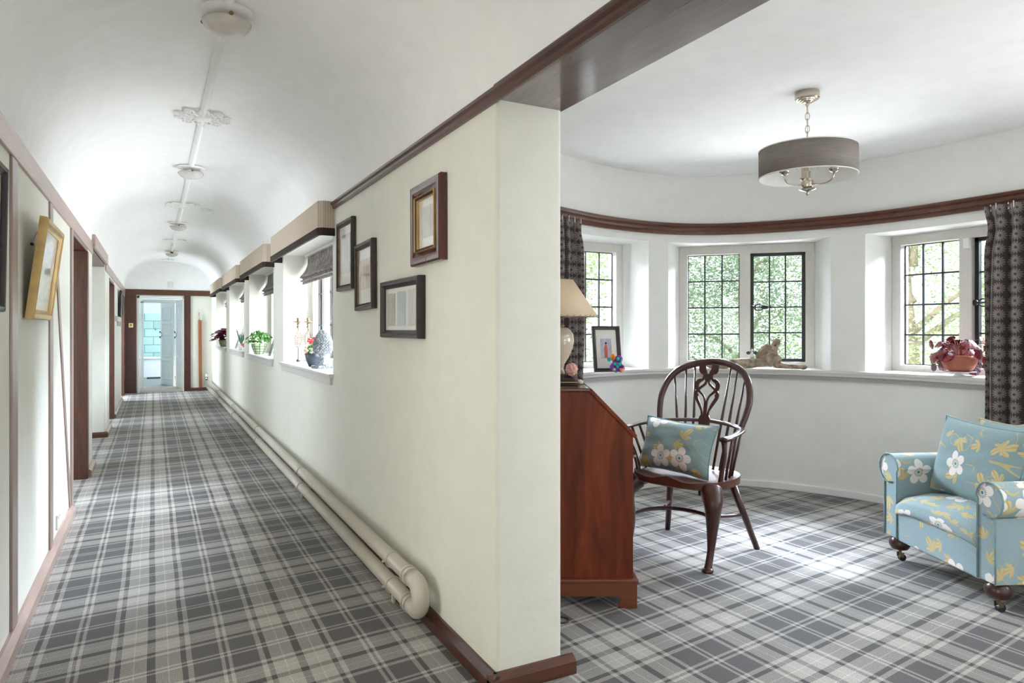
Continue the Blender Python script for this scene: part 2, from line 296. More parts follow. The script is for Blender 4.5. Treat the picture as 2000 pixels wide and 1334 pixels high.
# ---------------------------------------------------------------- mesh builder
class MB:
    def __init__(s): s.v=[]; s.f=[]; s.uv=[]
    def add(s,vs,fs,Mx=None,uvs=None):
        o=len(s.v)
        for p in vs: s.v.append(tuple(Mx@Vector(p)) if Mx else tuple(p))
        for i,f in enumerate(fs): s.f.append([o+k for k in f]); s.uv.append(uvs[i] if uvs else None)
        return s
    def box(s,x0,y0,z0,x1,y1,z1,Mx=None):
        vs=[(x,y,z) for x in(x0,x1) for y in(y0,y1) for z in(z0,z1)]
        return s.add(vs,[(0,1,3,2),(4,6,7,5),(0,4,5,1),(2,3,7,6),(0,2,6,4),(1,5,7,3)],Mx)
    def prism(s,poly,z0,z1,Mx=None):
        if sum(a[0]*b[1]-b[0]*a[1] for a,b in zip(poly,poly[1:]+poly[:1]))<0: poly=poly[::-1]
        n=len(poly); vs=[(x,y,z0) for x,y in poly]+[(x,y,z1) for x,y in poly]
        return s.add(vs,[list(range(n))[::-1],list(range(n,2*n))]+[(i,(i+1)%n,n+(i+1)%n,n+i) for i in range(n)],Mx)
    def profile_y(s,poly,y0,y1,Mx=None):
        """poly in x,z extruded along y"""
        R=Matrix(((1,0,0,0),(0,0,1,0),(0,1,0,0),(0,0,0,1)))
        return s.prism(poly,y0,y1,(Mx@R) if Mx else R)
    def lathe(s,prof,n=24,Mx=None,cap=True,sx=1,sy=1):
        vs=[];fs=[];k=len(prof)
        for r,z in prof:
            for i in range(n): a=2*PI*i/n; vs.append((r*math.cos(a)*sx,r*math.sin(a)*sy,z))
        for j in range(k-1):
            for i in range(n): fs.append((j*n+i,j*n+(i+1)%n,(j+1)*n+(i+1)%n,(j+1)*n+i))
        if cap:
            if prof[0][0]>1e-5: fs.append(list(range(n))[::-1])
            if prof[-1][0]>1e-5: fs.append([(k-1)*n+i for i in range(n)])
        return s.add(vs,fs,Mx)
    def tube(s,path,r,n=10,closed=False,Mx=None,flat=1.0,up=None,cap=True,square=False):
        P=[Vector(p) for p in path]; K=len(P); R=r if isinstance(r,(list,tuple)) else [r]*K
        vs=[];fs=[];T=[]
        for i in range(K):
            a=P[(i-1)%K] if (closed or i>0) else P[i]; b=P[(i+1)%K] if (closed or i<K-1) else P[i]
            t=(b-a); T.append(t.normalized() if t.length>1e-9 else Vector((0,0,1)))
        U=Vector(up) if up else (Vector((0,0,1)) if abs(T[0].z)<.9 else Vector((1,0,0)))
        nx=(U-T[0]*U.dot(T[0])).normalized()
        for i in range(K):
            if up: nx=(U-T[i]*U.dot(T[i])).normalized()
            else:
                nx=nx-T[i]*nx.dot(T[i]); nx=nx.normalized() if nx.length>1e-6 else T[i].orthogonal().normalized()
            ny=T[i].cross(nx)
            for j in range(n):
                a=2*PI*(j+.5)/n if square else 2*PI*j/n; q=1.4142 if square else 1
                vs.append(P[i]+(nx*math.cos(a)*flat+ny*math.sin(a))*R[i]*q)
        for i in range(K if closed else K-1):
            for j in range(n):
                k2=(i+1)%K; fs.append((i*n+j,i*n+(j+1)%n,k2*n+(j+1)%n,k2*n+j))
        if not closed and cap: fs.append(list(range(n))[::-1]); fs.append([(K-1)*n+j for j in range(n)])
        return s.add(vs,fs,Mx)
    def ell(s,c,rx,ry,rz,Mx=None,n=16,m=10):
        prof=[(math.sin(PI*j/m),-math.cos(PI*j/m)) for j in range(m+1)]
        T=Matrix.Translation(c)@Matrix.Diagonal((rx,ry,rz,1)); T=(Mx@T) if Mx else T
        prof[0]=(1e-4,-1);prof[-1]=(1e-4,1)
        return s.lathe(prof,n,T)
    def grid(s,fn,nu,nv,Mx=None,uvs=None):
        vs=[fn(i/nu,j/nv) for i in range(nu+1) for j in range(nv+1)]; fs=[];us=[]
        for i in range(nu):
            for j in range(nv):
                q=(i*(nv+1)+j,(i+1)*(nv+1)+j,(i+1)*(nv+1)+j+1,i*(nv+1)+j+1); fs.append(q)
                if uvs: us.append([uvs(a/nu,b/nv) for a,b in((i,j),(i+1,j),(i+1,j+1),(i,j+1))])
        return s.add(vs,fs,Mx,us if uvs else None)
    def frame(s,w,h,prof,Mx=None):
        """mitred frame around w x h (outer, centred, in xz-plane, front towards -y); prof: (inset, forward)"""
        vs=[]
        for d,y in prof:
            a,b=w/2-d,h/2-d; vs+=[(-a,-y,-b),(a,-y,-b),(a,-y,b),(-a,-y,b)]
        k=len(prof); fs=[]
        for j in range(k):
            j2=(j+1)%k
            for i in range(4): fs.append((j*4+i,j*4+(i+1)%4,j2*4+(i+1)%4,j2*4+i))
        return s.add(vs,fs,Mx)
    def build(s,name,mat,parent=None,smooth=False,bevel=0,loc=None,rotz=None,solid=0,sub=0,remesh=0,angle=None,bseg=2):
        me=bpy.data.meshes.new(name); me.from_pydata(s.v,[],s.f)
        L=me.uv_layers.new(name='UVMap').data
        for p,uv in zip(me.polygons,s.uv):
            nrm=p.normal; ax=max(range(3),key=lambda i:abs(nrm[i]))
            for k,li in enumerate(p.loop_indices):
                if uv: L[li].uv=uv[k]
                else:
                    c=s.v[me.loops[li].vertex_index]
                    L[li].uv=(c[1],c[2]) if ax==0 else ((c[0],c[2]) if ax==1 else (c[0],c[1]))
            p.use_smooth=smooth
        me.validate(); me.update(); me.materials.append(mat if not isinstance(mat,str) else M[mat])
        o=bpy.data.objects.new(name,me); COL.objects.link(o)
        if parent: o.parent=parent
        if loc is not None: o.location=loc
        if rotz is not None: o.rotation_euler=(0,0,rotz)
        if remesh: r=o.modifiers.new('remesh','REMESH'); r.mode='VOXEL'; r.voxel_size=remesh; r.use_smooth_shade=True; q=o.modifiers.new('sm','SMOOTH'); q.iterations=4; q.factor=.5
        if solid: r=o.modifiers.new('solid','SOLIDIFY'); r.thickness=solid; r.offset=0
        if bevel: r=o.modifiers.new('bevel','BEVEL'); r.width=bevel; r.segments=bseg; r.limit_method='ANGLE'; r.angle_limit=math.radians(40)
        if sub: r=o.modifiers.new('sub','SUBSURF'); r.levels=sub; r.render_levels=sub
        if angle:
            for p in me.polygons: p.use_smooth=True
            me.set_sharp_from_angle(angle=math.radians(angle))
        return o
def thing(name,label,cat,loc=(0,0,0),rotz=0,group=None):
    o=bpy.data.objects.new(name,None); COL.objects.link(o); o.empty_display_size=.1; o.location=loc; o.rotation_euler=(0,0,rotz)
    o['label']=label; o['category']=cat
    if group: o['group']=group
    return o
def tag(o,label,cat,group=None,kind=None):
    o['label']=label; o['category']=cat
    if group: o['group']=group
    if kind: o['kind']=kind
    return o
def struct(name,mb,mat,**k):
    o=mb.build(name,mat,**k); o['kind']='structure'; return o
def Tr(x,y,z): return Matrix.Translation((x,y,z))
def Rz(a): return Matrix.Rotation(a,4,'Z')
def Rx(a): return Matrix.Rotation(a,4,'X')
def Ry(a): return Matrix.Rotation(a,4,'Y')
def smooth_path(pts,n=6,closed=False):
    P=[Vector(p) for p in pts]; out=[]; K=len(P); rng=range(K if closed else K-1)
    for i in rng:
        g=lambda k: P[k%K] if closed else P[min(max(k,0),K-1)]
        p0,p1,p2,p3=g(i-1),g(i),g(i+1),g(i+2)
        for k in range(n):
            t=k/n; out.append(.5*((2*p1)+(p2-p0)*t+(2*p0-5*p1+4*p2-p3)*t*t+(3*p1-p0-3*p2+p3)*t**3))
    if not closed: out.append(P[-1])
    return out
# ================================================================ SETTING
XL,XR,YE=-0.5,1.05,15.3
ZS=2.045; ZC=2.60; RC=2.48
Y0=-1.5
WIN=[(4.55,6.50),(7.08,9.00),(9.55,11.50),(12.02,14.05)]
SZ,HZ=.955,1.93

b=MB().box(-1.6,Y0-.1,-.05,1.185,YE,0); struct('floor',b,'carpet')
b=MB().box(1.185,Y0-.1,-.05,5.3,5.2,0); struct('floor_bay',b,'carpet2')
# vaulted ceiling
b=MB(); n=28; cx=(XL+XR)/2; hw=(XR-XL)/2
prof=[]
for i in range(n+1):
    a=PI*i/n; ca,sa=math.cos(a),math.sin(a)
    prof.append((cx-hw*math.copysign(abs(ca)**.92,ca),ZS+(ZC-ZS)*abs(sa)**.86))
vs=[];fs=[]
for x,z in prof: vs+=[(x,Y0,z),(x,YE,z),(x,YE,z+.12),(x,Y0,z+.12)]
for i in range(n):
    o=i*4
    for k in range(4): fs.append((o+k,o+(k+1)%4,o+4+(k+1)%4,o+4+k))
b.add(vs,fs); struct('ceiling',b,'ceil',angle=50)
# room ceiling
struct('ceiling_bay',MB().box(1.32,Y0,RC,5.5,5.4,RC+.1),'ceil')
# right corridor wall
def round_rect(x0,y0,x1,y1,r,n=5,corners=(1,1,1,1)):
    out=[]
    for (cx_,cy_,a0,on,ex,ey) in ((x0+r,y0+r,PI,corners[0],x0,y0),(x1-r,y0+r,1.5*PI,corners[1],x1,y0),(x1-r,y1-r,0,corners[2],x1,y1),(x0+r,y1-r,.5*PI,corners[3],x0,y1)):
        if not on: out.append((ex,ey)); continue
        for i in range(n+1): a=a0+.5*PI*i/n; out.append((cx_+r*math.cos(a),cy_+r*math.sin(a)))
    return out
b=MB(); b.prism(round_rect(XR,2.12,1.32,WIN[0][0],.018,5,(1,1,0,0)),0,2.047)
b.box(XR,2.12,2.047,1.32,WIN[0][0],2.75)
xo=1.40
b.box(XR,WIN[0][0],0,xo,YE+.3,.915); b.box(XR,WIN[0][0],HZ,xo,YE+.3,2.75)
prev=None
for (a,c),nx in zip(WIN,WIN[1:]+[(YE+.3,0)]): b.box(XR,c,.915,xo,nx[0],HZ)
b.box(1.32,4.3,0,xo,WIN[0][0],2.75)
struct('wall_right',b,'wall',angle=40)
# header beam over the wide opening
o=struct('wall_header',MB().box(XR,Y0,2.10,1.32,2.12,2.75),'ceil')
o=struct('trim_1',MB().box(XR-.004,Y0,2.047,1.322,2.13,2.10),'beam')
b=MB(); pr=[(0,0),(0,.012),(.010,.018),(.022,.018),(.030,.028),(.040,.030),(.045,.022),(.045,0)]
vs=[];
def rail(b,pts2,z0,prof,side=1):
    """moulding swept on a plan polyline; prof: (height, projection)"""
    P=[Vector((p[0],p[1])) for p in pts2]; K=len(P); N=[]
    for i in range(K):
        t=(P[min(i+1,K-1)]-P[max(i-1,0)]).normalized(); N.append(Vector((-t.y,t.x))*side)
    vs=[];fs=[];m=len(prof)
    for i in range(K):
        for h,d in prof: q=P[i]+N[i]*d; vs.append((q.x,q.y,z0+h))
    for i in range(K-1):
        for j in range(m): j2=(j+1)%m; fs.append((i*m+j,i*m+j2,(i+1)*m+j2,(i+1)*m+j))
    fs.append(list(range(m))[::-1]); fs.append([(K-1)*m+j for j in range(m)])
    return b.add(vs,fs)
rail(b,[(XR,Y0),(XR,4.56)],2.034,pr,1); struct('trim_2',b,'dark_y')
# skirtings
sk=[(0,0),(0,.035),(.045,.035),(.062,.012),(.062,0)]
b=MB(); rail(b,[(XR,2.09),(XR,YE)],0,sk,1); b2=[(XR-.035,2.12),(1.355,2.12)]
struct('baseboard_right',b,'dark_y')
b=MB(); rail(b,[(XR-.035,2.12),(1.36,2.12)],0,sk,-1); struct('baseboard_pillar',b,'dark_x')
b=MB()
for a,c in ((.1,2.1),(2.72,5.45),(6.80,7.32),(9.22,10.0),(11.1,13.6)): rail(b,[(XL,a),(XL,c)],0,sk,-1)
struct('baseboard_left',b,'oak_face')
b=MB(); rail(b,[(-1.0,9.188),(XL+.03,9.188)],0,sk,-1); struct('baseboard_recess',b,'dark_x')
b=MB(); rail(b,[(.66,YE),(XR,YE)],0,sk,-1); struct('baseboard_end',b,'dark_x')
b=MB()
for x0,x1,z0,z1 in ((-1.7,-.25,0,2.9),(.8,2.5,0,2.9),(4.1,5.6,0,2.9),(-.25,.8,0,.7),(-.25,.8,1.9,2.9),(2.5,4.1,0,1.0),(2.5,4.1,2.0,2.9)): b.box(x0,Y0-.12,z0,x1,Y0-.02,z1)  # openings added out of view to admit the rear fill
struct('wall_rear',b,'wall')
struct('wall_side_blocker',MB().box(-1.72,Y0,0,-1.62,YE,2.75).box(-1.7,4.9,2.4,-.72,YE,2.5),'wall')  # unseen boxes added to block sky light behind the left openings
# left wall with openings
OP=[(-1.25,.1,1.935),(2.10,2.72,1.98),(5.57,6.70,1.935),(7.34,9.20,2.0),(10.07,11.0,1.9),(13.75,14.75,1.9)]  # first two openings are unseen, added to let fill light in
b=MB(); y=Y0
for a,c,h in OP:
    b.box(-.72,y,0,XL,a,2.75); b.box(-.72,a,h,XL,c,2.75); y=c
b.box(-.72,y,0,XL,YE+.3,2.75); struct('wall_left',b,'wall')
# timber frame on left wall (each timber is one structural member)
def tim(i,box,mat,bev=.004): return struct('trim_%d'%i,MB().box(*box),mat,bevel=bev)
tim(3,(XL-.03,Y0,1.935,XL+.012,7.30,2.04),'oak_face')
tim(4,(XL-.03,9.25,1.935,XL+.012,YE,2.04),'oak_face')
tim(5,(XL-.22,7.28,2.0,XL+.03,9.26,2.115),'oak_face')
for i,(a,c) in enumerate(((3.28,3.41),(4.40,4.52))): tim(6+i,(XL-.03,a,.06,XL+.010,c,1.935),'oak_post',.006)
tim(8,(XL-.05,5.47,0,XL+.012,5.57,1.935),'oak_post',.006)
b=MB(); w=.042
b.add([(XL-.02,4.72-w,1.62),(XL-.02,4.72+w,1.62),(XL-.02,5.44+w*.8,.06),(XL-.02,5.44-w,.06),(XL+.008,4.72-w,1.62),(XL+.008,4.72+w,1.62),(XL+.008,5.44+w*.8,.06),(XL+.008,5.44-w,.06)],
 [(0,3,2,1),(4,5,6,7),(0,1,5,4),(1,2,6,5),(2,3,7,6),(3,0,4,7)]); struct('trim_9',b,'oak_post',bevel=.003)
k=10
for a,c,h in OP:
    if a<3: continue
    if (a,c)==(7.34,9.20): tim(k,(-.95,a+.01,h-.03,XL-.002,c-.02,h-.002),'dark_x'); k+=1; continue
    tim(k,(-.95,c-.012,0,XL+.014,c+.10,h-.031),'dark_z'); tim(k+1,(-.94,a,h-.03,XL+.006,c+.1,h+.01),'dark_y'); k+=2
struct('wall_recess',MB().box(-1.6,9.188,0,-.505,9.3,1.99),'wall')
for a,c,z0,z1 in ((11.12,12.1,1.37,1.45),(12.15,13.6,1.30,1.38)): tim(k,(XL-.02,a,z0,XL+.01,c,z1),'fascia'); k+=1
# end wall
DX0,DX1,DZ=-.285,.535,1.905
b=MB().box(-.72,YE,0,DX0,YE+.25,2.75).box(DX1,YE,0,1.45,YE+.25,2.75).box(DX0,YE,DZ,DX1,YE+.25,2.75); struct('wall_end',b,'wall'); struct('wall_end_arch',MB().box(XL,YE-.012,2.035,XR,YE-.001,2.62),'ceil')
tim(k,(XL,YE-.03,1.925,XR,YE+.01,2.035),'dark_x'); k+=1
tim(k,(-.49,YE-.035,0,-.30,YE+.01,1.925),'dark_z'); k+=1
tim(k,(.545,YE-.03,0,.665,YE+.01,1.925),'dark_z'); k+=1
b=MB()
for x0,x1,z0,z1,y0,y1 in ((DX0,DX0+.04,0,DZ,YE-.01,YE+.28),(DX1-.012,DX1+.01,0,DZ,YE-.01,YE+.28),(DX0,DX1,DZ-.04,DZ,YE-.01,YE+.28),
  (DX0+.04,DX0+.10,0,DZ-.08,YE+.9,YE+1.0),(DX1-.12,DX1-.06,0,DZ-.08,YE+.9,YE+1.0),(DX0+.04,DX1-.06,DZ-.1,DZ-.03,YE+.9,YE+1.0)): b.box(x0,y0,z0,x1,y1,z1)
struct('trim_door_lining',b,'white')
# bathroom beyond
struct('floor_threshold',MB().box(-1.2,YE,-.05,1.4,16.6,.03),simple('pale_threshold_carpet',(.50,.47,.42),.9,var=.05))
struct('floor_bathroom',MB().box(-1.2,16.6,-.05,2.2,20.6,.03),simple('grey_green_vinyl',(.16,.19,.18),.4,var=.1))
struct('wall_bathroom',MB().box(-1.3,20.4,0,2.3,20.5,2.6).box(-1.3,16.3,0,-1.2,20.5,2.6).box(2.2,16.6,0,2.3,20.5,2.6).box(-1.3,YE+.25,0,-1.2,16.3,2.6),simple('pale_blue_wall_paint',(.56,.66,.72),.6,var=.02))
struct('ceiling_bathroom',MB().box(-1.3,YE+.2,2.55,1.2,20.5,2.65),'ceil')
struct('trim_tiles',MB().box(-1.2,20.36,.50,2.2,20.4,1.66),'tiles')
bt=thing('bathtub','white panelled bath below green tiles seen through the far doorway','bath',(0,19.6,.03))
MB().box(-1.15,0,0,1.9,.02,.46).build('side_panel','bath',bt); MB().box(-1.18,-.03,.46,1.95,.72,.50).build('rim','bath',bt,bevel=.015)
o=MB().box(0,0,0,1.15,.38,.02).build('bath_mat',simple('dark_tufted_mat',(.03,.035,.045),.95,var=.5,scale=30,bump=1),bevel=.008,loc=(-.15,19.0,.03)); tag(o,'dark tufted mat on the floor in front of the bath','bath mat')
mt=M['bath']
b=MB().tube([(0,0,0),(0,-.06,0),(0,-.08,.02)],.012).ell((0,0,.0),.03,.012,.03); o=b.build('shower_tap','nickel',smooth=True,loc=(.05,20.355,1.25)); tag(o,'small chrome tap on the green tiled wall above the bath','tap')
# doors
def hook(d,x,z,y=-.03):
    p=[(x,y,z+.05),(x+.0,y-.012,z+.045),(x-.035,y-.018,z+.03),(x-.05,y-.02,z),(x-.035,y-.018,z-.03),(x,y-.012,z-.05)]
    b=MB().tube(smooth_path(p,4),.006,6); b.box(x-.008,y-.006,z+.035,x+.012,y+.01,z+.075); b.box(x-.008,y-.006,z-.08,x+.012,y+.01,z-.04); b.build('latch_handle','iron',d)
def door(name,hx,hy,ang,w,h,z):
    d=MB(); d.box(0,-.02,0,w,.02,h); o=struct(name,d,'white',loc=(hx,hy,z),rotz=ang)
    for z0,z1 in ((.12,.55),(.62,1.02),(1.08,1.35),(1.40,h-.1)):
        for s in (-1,1): MB().frame(w-.16,z1-z0,[(0,0),(0,.006),(.014,.012),(.028,.004),(.028,0)],Tr(w/2,-.02 if s<0 else .02,(z0+z1)/2)@(Rz(0) if s<0 else Rz(PI))).build('panel_moulding','white',o)
    hook(o,w-.05,1.10); hook(o,w-.05,1.10,.05); return o
a=math.atan2(16.08-15.34,.42-.52); door('door_1',.515,15.56,a,.56,1.82,.035)
a=math.atan2(16.95-16.33,.13-.37); door('door_2',.385,16.33,a,.64,1.80,.035)
lb=bpy.data.lights.new('bathroom_fill','AREA'); lb.energy=16; lb.size=1.2; lb.color=(.85,.95,1); ob=bpy.data.objects.new('bathroom_fill',lb); COL.objects.link(ob); ob.location=(.3,18.6,2.5)  # unseen area light added to brighten the bathroom

# ---------------------------------------------------------------- bay wall
ctl=[(1.32,3.55),(1.7,3.72),(2.1,3.90),(2.5,4.06),(3.0,4.22),(3.5,4.27),(3.9,4.17),(4.2,3.93),(4.42,3.62),(4.58,3.27),(4.66,2.9),(4.68,2.5),(4.68,2.1),(4.68,1.5)]
CP=smooth_path([(x,y,0) for x,y in ctl],10)+[Vector((4.68,y,0)) for y in (1.0,.3,-.5,Y0)]
CP=[(p.x,p.y) for p in CP]
SN,CS=math.sin(YAW),math.cos(YAW)
def bearing(x,y): return (x*CS-y*SN)/(x*SN+y*CS)
def idx(br): return min(range(len(CP)),key=lambda i:abs(bearing(*CP[i])-br))
def cut(br):
    for i in range(len(CP)-1):
        b0,b1=bearing(*CP[i]),bearing(*CP[i+1])
        if b0<=br<=b1: t=(br-b0)/(b1-b0); return i,(CP[i][0]+(CP[i+1][0]-CP[i][0])*t,CP[i][1]+(CP[i+1][1]-CP[i][1])*t)
def lerp(a,b,t): return (a[0]+(b[0]-a[0])*t,a[1]+(b[1]-a[1])*t)
WL=[(2.365,4.485),(3.411,4.534)]      # window planes: inner face, left and right edge
WMid=[(3.952,4.475),(4.679,3.701)]
WR=[(4.93,3.23),(4.93,2.17)]
def outp(p,q,d):
    t=(Vector(q)-Vector(p)).normalized(); nrm=Vector((-t.y,t.x)); return (p[0]+nrm.x*d,p[1]+nrm.y*d),(q[0]+nrm.x*d,q[1]+nrm.y*d)
WLo,WMo,WRo=outp(*WL,.14),outp(*WMid,.14),outp(*WR,.14)
iA,pA=cut(.2003); iB,pB=cut(.2288); iC,pC=cut(.467); iD,pD=cut(.5176)
iS=min(range(len(CP)),key=lambda i:abs(CP[i][0]-2.36) if CP[i][1]>3 else 9)
iE=max(i for i in range(len(CP)) if CP[i][1]>2.02)
outer=[(5.2,Y0),WRo[1],WRo[0],(5.05,3.6),WMo[1],WMo[0],(3.75,4.75),WLo[1],WLo[0],(2.2,4.5),(1.32,4.1)]
full=CP+outer
b=MB(); b.prism(full,0,.895); b.prism(full,1.945,2.7)
b.prism([pA]+CP[iA+1:iB+1]+[pB,WMid[0],WMo[0],(3.75,4.75),WLo[1],WL[1]],.895,1.945)
b.prism([pC]+CP[iC+1:iD+1]+[pD,WR[0],WRo[0],(5.05,3.6),WMo[1],WMid[1]],.895,1.945)
b.prism(CP[:iS+1]+[WL[0],WLo[0],(2.2,4.5),(1.32,4.1)],.895,1.945)
b.prism([p for p in CP[iE:] if p[1]>1.25]+[(4.68,1.25),(5.17,1.25),WRo[1],WR[1]],.895,1.945); b.box(4.68,Y0,.895,5.18,-.55,1.945)  # unseen gap in the right stretch, added to let fill light in
struct('wall_bay',b,'baywall',angle=30)
# sill following the wall
def offs(d):
    out=[];K=len(CP)
    for i in range(K):
        t=(Vector(CP[min(i+1,K-1)])-Vector(CP[max(i-1,0)])).normalized(); out.append((CP[i][0]+t.y*d,CP[i][1]-t.x*d))
    return out
si=offs(.04); b=MB(); b.prism(si+[(5.0,Y0),(5.0,2.1),WR[1],WR[0],WMid[1],WMid[0],WL[1],WL[0],(1.35,3.9)],.915,.94); struct('trim_sill_bay',b,'sill',bevel=.006)
s2=offs(.030);s3=offs(-.01); b=MB().prism(s2+s3[::-1],.895,.916); struct('trim_sill_nosing',b,'sill',bevel=.004)
s2=offs(.018); b=MB().prism(s2+s3[::-1],.862,.896); struct('trim_sill_board',b,'fascia')
s2=offs(.022); b=MB().prism(s2+s3[::-1],0,.055); struct('baseboard_bay',b,'white',bevel=.006)
b=MB(); rail(b,CP,2.008,[(0,0),(0,.022),(.028,.022),(.028,.040),(.042,.045),(.060,.038),(.068,.050),(.082,.055),(.088,.045),(.088,0)],-1); struct('trim_rail_bay',b,'dark_x',angle=40)

# ---------------------------------------------------------------- windows
def window(name,A,B,z0,z1,kinds,cols=3,rows=4,fw=.07,mull=.085,flip=False,bd=.010):
    A=Vector((A[0],A[1],z0));B=Vector((B[0],B[1],z0)); W=(B-A).length; ang=math.atan2(B.y-A.y,B.x-A.x); h=z1-z0
    # local: x along A->B, y outward (left of A->B)
    root=MB(); d=.10
    xs=[(0,fw)]
    n=len(kinds); lw=(W-2*fw-(n-1)*mull)/n; lights=[]
    for i in range(n):
        x=fw+i*(lw+mull); lights.append(x)
        if i: xs.append((x-mull,x))
    xs.append((W-fw,W)); zs=[0,fw*.7,h-fw,h]; X=[q for p in xs for q in p]
    nx=len(X); idx_={}; vs=[(x,y,z) for y in (0,d) for x in X for z in zs]
    def vi(y,i,k): return y*nx*4+i*4+k
    solid=lambda i,k: 0<=i<nx-1 and 0<=k<3 and (i%2==0 or k!=1)
    fs=[]
    for i in range(nx-1):
        for k in range(3):
            if not solid(i,k): continue
            fs.append((vi(0,i,k),vi(0,i+1,k),vi(0,i+1,k+1),vi(0,i,k+1))); fs.append((vi(1,i,k),vi(1,i,k+1),vi(1,i+1,k+1),vi(1,i+1,k)))
            if not solid(i-1,k): fs.append((vi(0,i,k),vi(0,i,k+1),vi(1,i,k+1),vi(1,i,k)))
            if not solid(i+1,k): fs.append((vi(0,i+1,k),vi(1,i+1,k),vi(1,i+1,k+1),vi(0,i+1,k+1)))
            if not solid(i,k-1): fs.append((vi(0,i,k),vi(1,i,k),vi(1,i+1,k),vi(0,i+1,k)))
            if not solid(i,k+1): fs.append((vi(0,i,k+1),vi(0,i+1,k+1),vi(1,i+1,k+1),vi(1,i,k+1)))
    root.add(vs,fs)
    o=struct(name,root,'stone',bevel=.006,loc=(A.x,A.y,z0),rotz=ang)
    for x,kind in zip(lights,kinds):
        a0,a1,c0,c1=x,x+lw,fw*.7,h-fw; yb=.055
        g=MB()
        if kind=='c':
            e=.026; g.box(a0,yb-.02,c0,a0+e,yb+.015,c1).box(a1-e,yb-.02,c0,a1,yb+.015,c1).box(a0,yb-.02,c0,a1,yb+.015,c0+e).box(a0,yb-.02,c1-e,a1,yb+.015,c1)
            a0+=e;a1-=e;c0+=e;c1-=e
        else:
            e=.006; g.box(a0,yb,c0,a0+e,yb+bd,c1).box(a1-e,yb,c0,a1,yb+bd,c1).box(a0,yb,c0,a1,yb+.01,c0+e).box(a0,yb,c1-e,a1,yb+.01,c1)
        t=.0055
        for k in range(1,cols): xx=a0+(a1-a0)*k/cols; g.box(xx-t,yb-(.004 if bd>.006 else .001),c0,xx+t,yb+bd,c1)
        for k in range(1,rows): zz=c0+(c1-c0)*k/rows; g.box(a0,yb-.003,zz-t,a1,yb+.009,zz+t)
        g.build('casement' if kind=='c' else 'glazing_bars','iron',o)
        MB().box(a0,yb+.002,c0,a1,yb+.005,c1).build('glass','glass2' if 'f'*4==kinds else 'glass',o)
        if kind=='c':
            zc=c0+(c1-c0)*.5; l=MB(); xl=(a0-.02) if not flip else a0-.02
            l.tube([(xl-.01,yb-.035,zc),(xl+.13,yb-.035,zc+.004)],.005,6); l.ell((xl+.105,yb-.035,zc),.030,.010,.017); l.ell((xl+.0,yb-.03,zc),.022,.018,.022); l.ell((xl+.15,yb-.035,zc),.010,.008,.010)
            l.tube([(xl+.06+.034*math.cos(q*PI/5),yb-.035,zc+.026*math.sin(q*PI/5)) for q in range(10)],.006,6,closed=True)
            l.build('latch','iron',o)
    return o
window('window_1',WL[0],WL[1],.937,1.945,'cf')
window('window_2',WMid[0],WMid[1],.937,1.945,'fc')
window('window_3',WR[0],WR[1],.937,1.945,'fc')
for i,(a,c) in enumerate(WIN): window('window_%d'%(4+i),(1.30,c),(1.30,a),.95,HZ,'ffff',cols=2,rows=3,bd=.003)
# corridor sills
for i,(a,c) in enumerate(WIN):
    b=MB().box(XR-.035,a-.03,SZ-.022,1.31,c+.03,SZ); b.box(XR-.024,a-.02,SZ-.032,XR+.01,c+.02,SZ-.02); b.prism([(XR-.02,a+.0),(XR+.01,a+.0),(XR+.01,c+.0),(XR-.02,c+.0)],SZ-.075,SZ-.03)
    struct('trim_sill_%d'%(i+1),b,'sill',bevel=.004)

# ---------------------------------------------------------------- outside
struct('ground_lawn',MB().box(-30,-30,-3.1,60,60,-3.0),'grass')
def tree(name,label,x,y,z0,h,r,mat,nleaf,size,seed,group=None):
    rnd=random.Random(seed); t=thing(name,label,'tree',(x,y,z0),0,group)
    p=[(0,0,0),(r*.05,0,h*.3),(-r*.04,r*.05,h*.6),(0,0,h*.92)]
    b=MB().tube(smooth_path(p,4),[.22-.018*i for i in range(13)][:13],8)
    cl=[]
    for i in range(34):
        a=rnd.uniform(0,2*PI); e=rnd.uniform(.15,1); rr=r*(1-.55*abs(e-.45))*rnd.uniform(.35,1); c=Vector((rr*math.cos(a),rr*math.sin(a),h*e)); cl.append(c)
        if i<12: b.tube(smooth_path([(0,0,max(.3,c.z-r*.4)),tuple(c*.5+Vector((0,0,c.z*.5-.1))),tuple(c)],3),[.07,.06,.05,.04,.03,.02,.012],5)
    b.build('trunk','bark',t,smooth=True)
    f=MB(); vs=[];fs=[]
    for k in range(nleaf):
        c=cl[rnd.randrange(len(cl))]; s=r*.26
        q=c+Vector([max(-1.9,min(1.9,rnd.gauss(0,1)))*s for _ in range(3)]); u=Vector((rnd.gauss(0,1),rnd.gauss(0,1),rnd.gauss(0,.5))).normalized(); w=u.orthogonal().normalized(); w=(w+u.cross(w)*rnd.uniform(-1,1)).normalized()
        L=size*rnd.uniform(.6,1.4); o=len(vs); vs+=[q-u*L,q+w*L*.45,q+u*L,q-w*L*.45]; fs.append((o,o+1,o+2,o+3))
    f.add(vs,fs); f.build('foliage',mat,t); return t
tree('broadleaf_tree','light green broadleaf tree outside the middle bay window, left half',8.6,15.4,-3,9.5,2.3,'leaf1',46000,.045,1)
tree('conifer_tree','darker grey-green conifer outside behind the middle bay window casement',14.4,13.6,-3,8.5,2.2,'leaf2',50000,.042,2)
tree('broadleaf_tree','sunlit tree with pale branches outside the right bay window',11.6,7.2,-3,9,2.0,'leaf1',36000,.034,3)
tree('garden_tree','tree with sparse light leaves outside the left bay window behind the framed photo',4.6,20.5,-3,9.5,2.3,'leaf1',26000,.05,4)
tree('garden_shrub','low dark shrub outside at the foot of the right bay window view',11.0,1.9,-3,4.4,1.3,'leaf2',16000,.04,5)
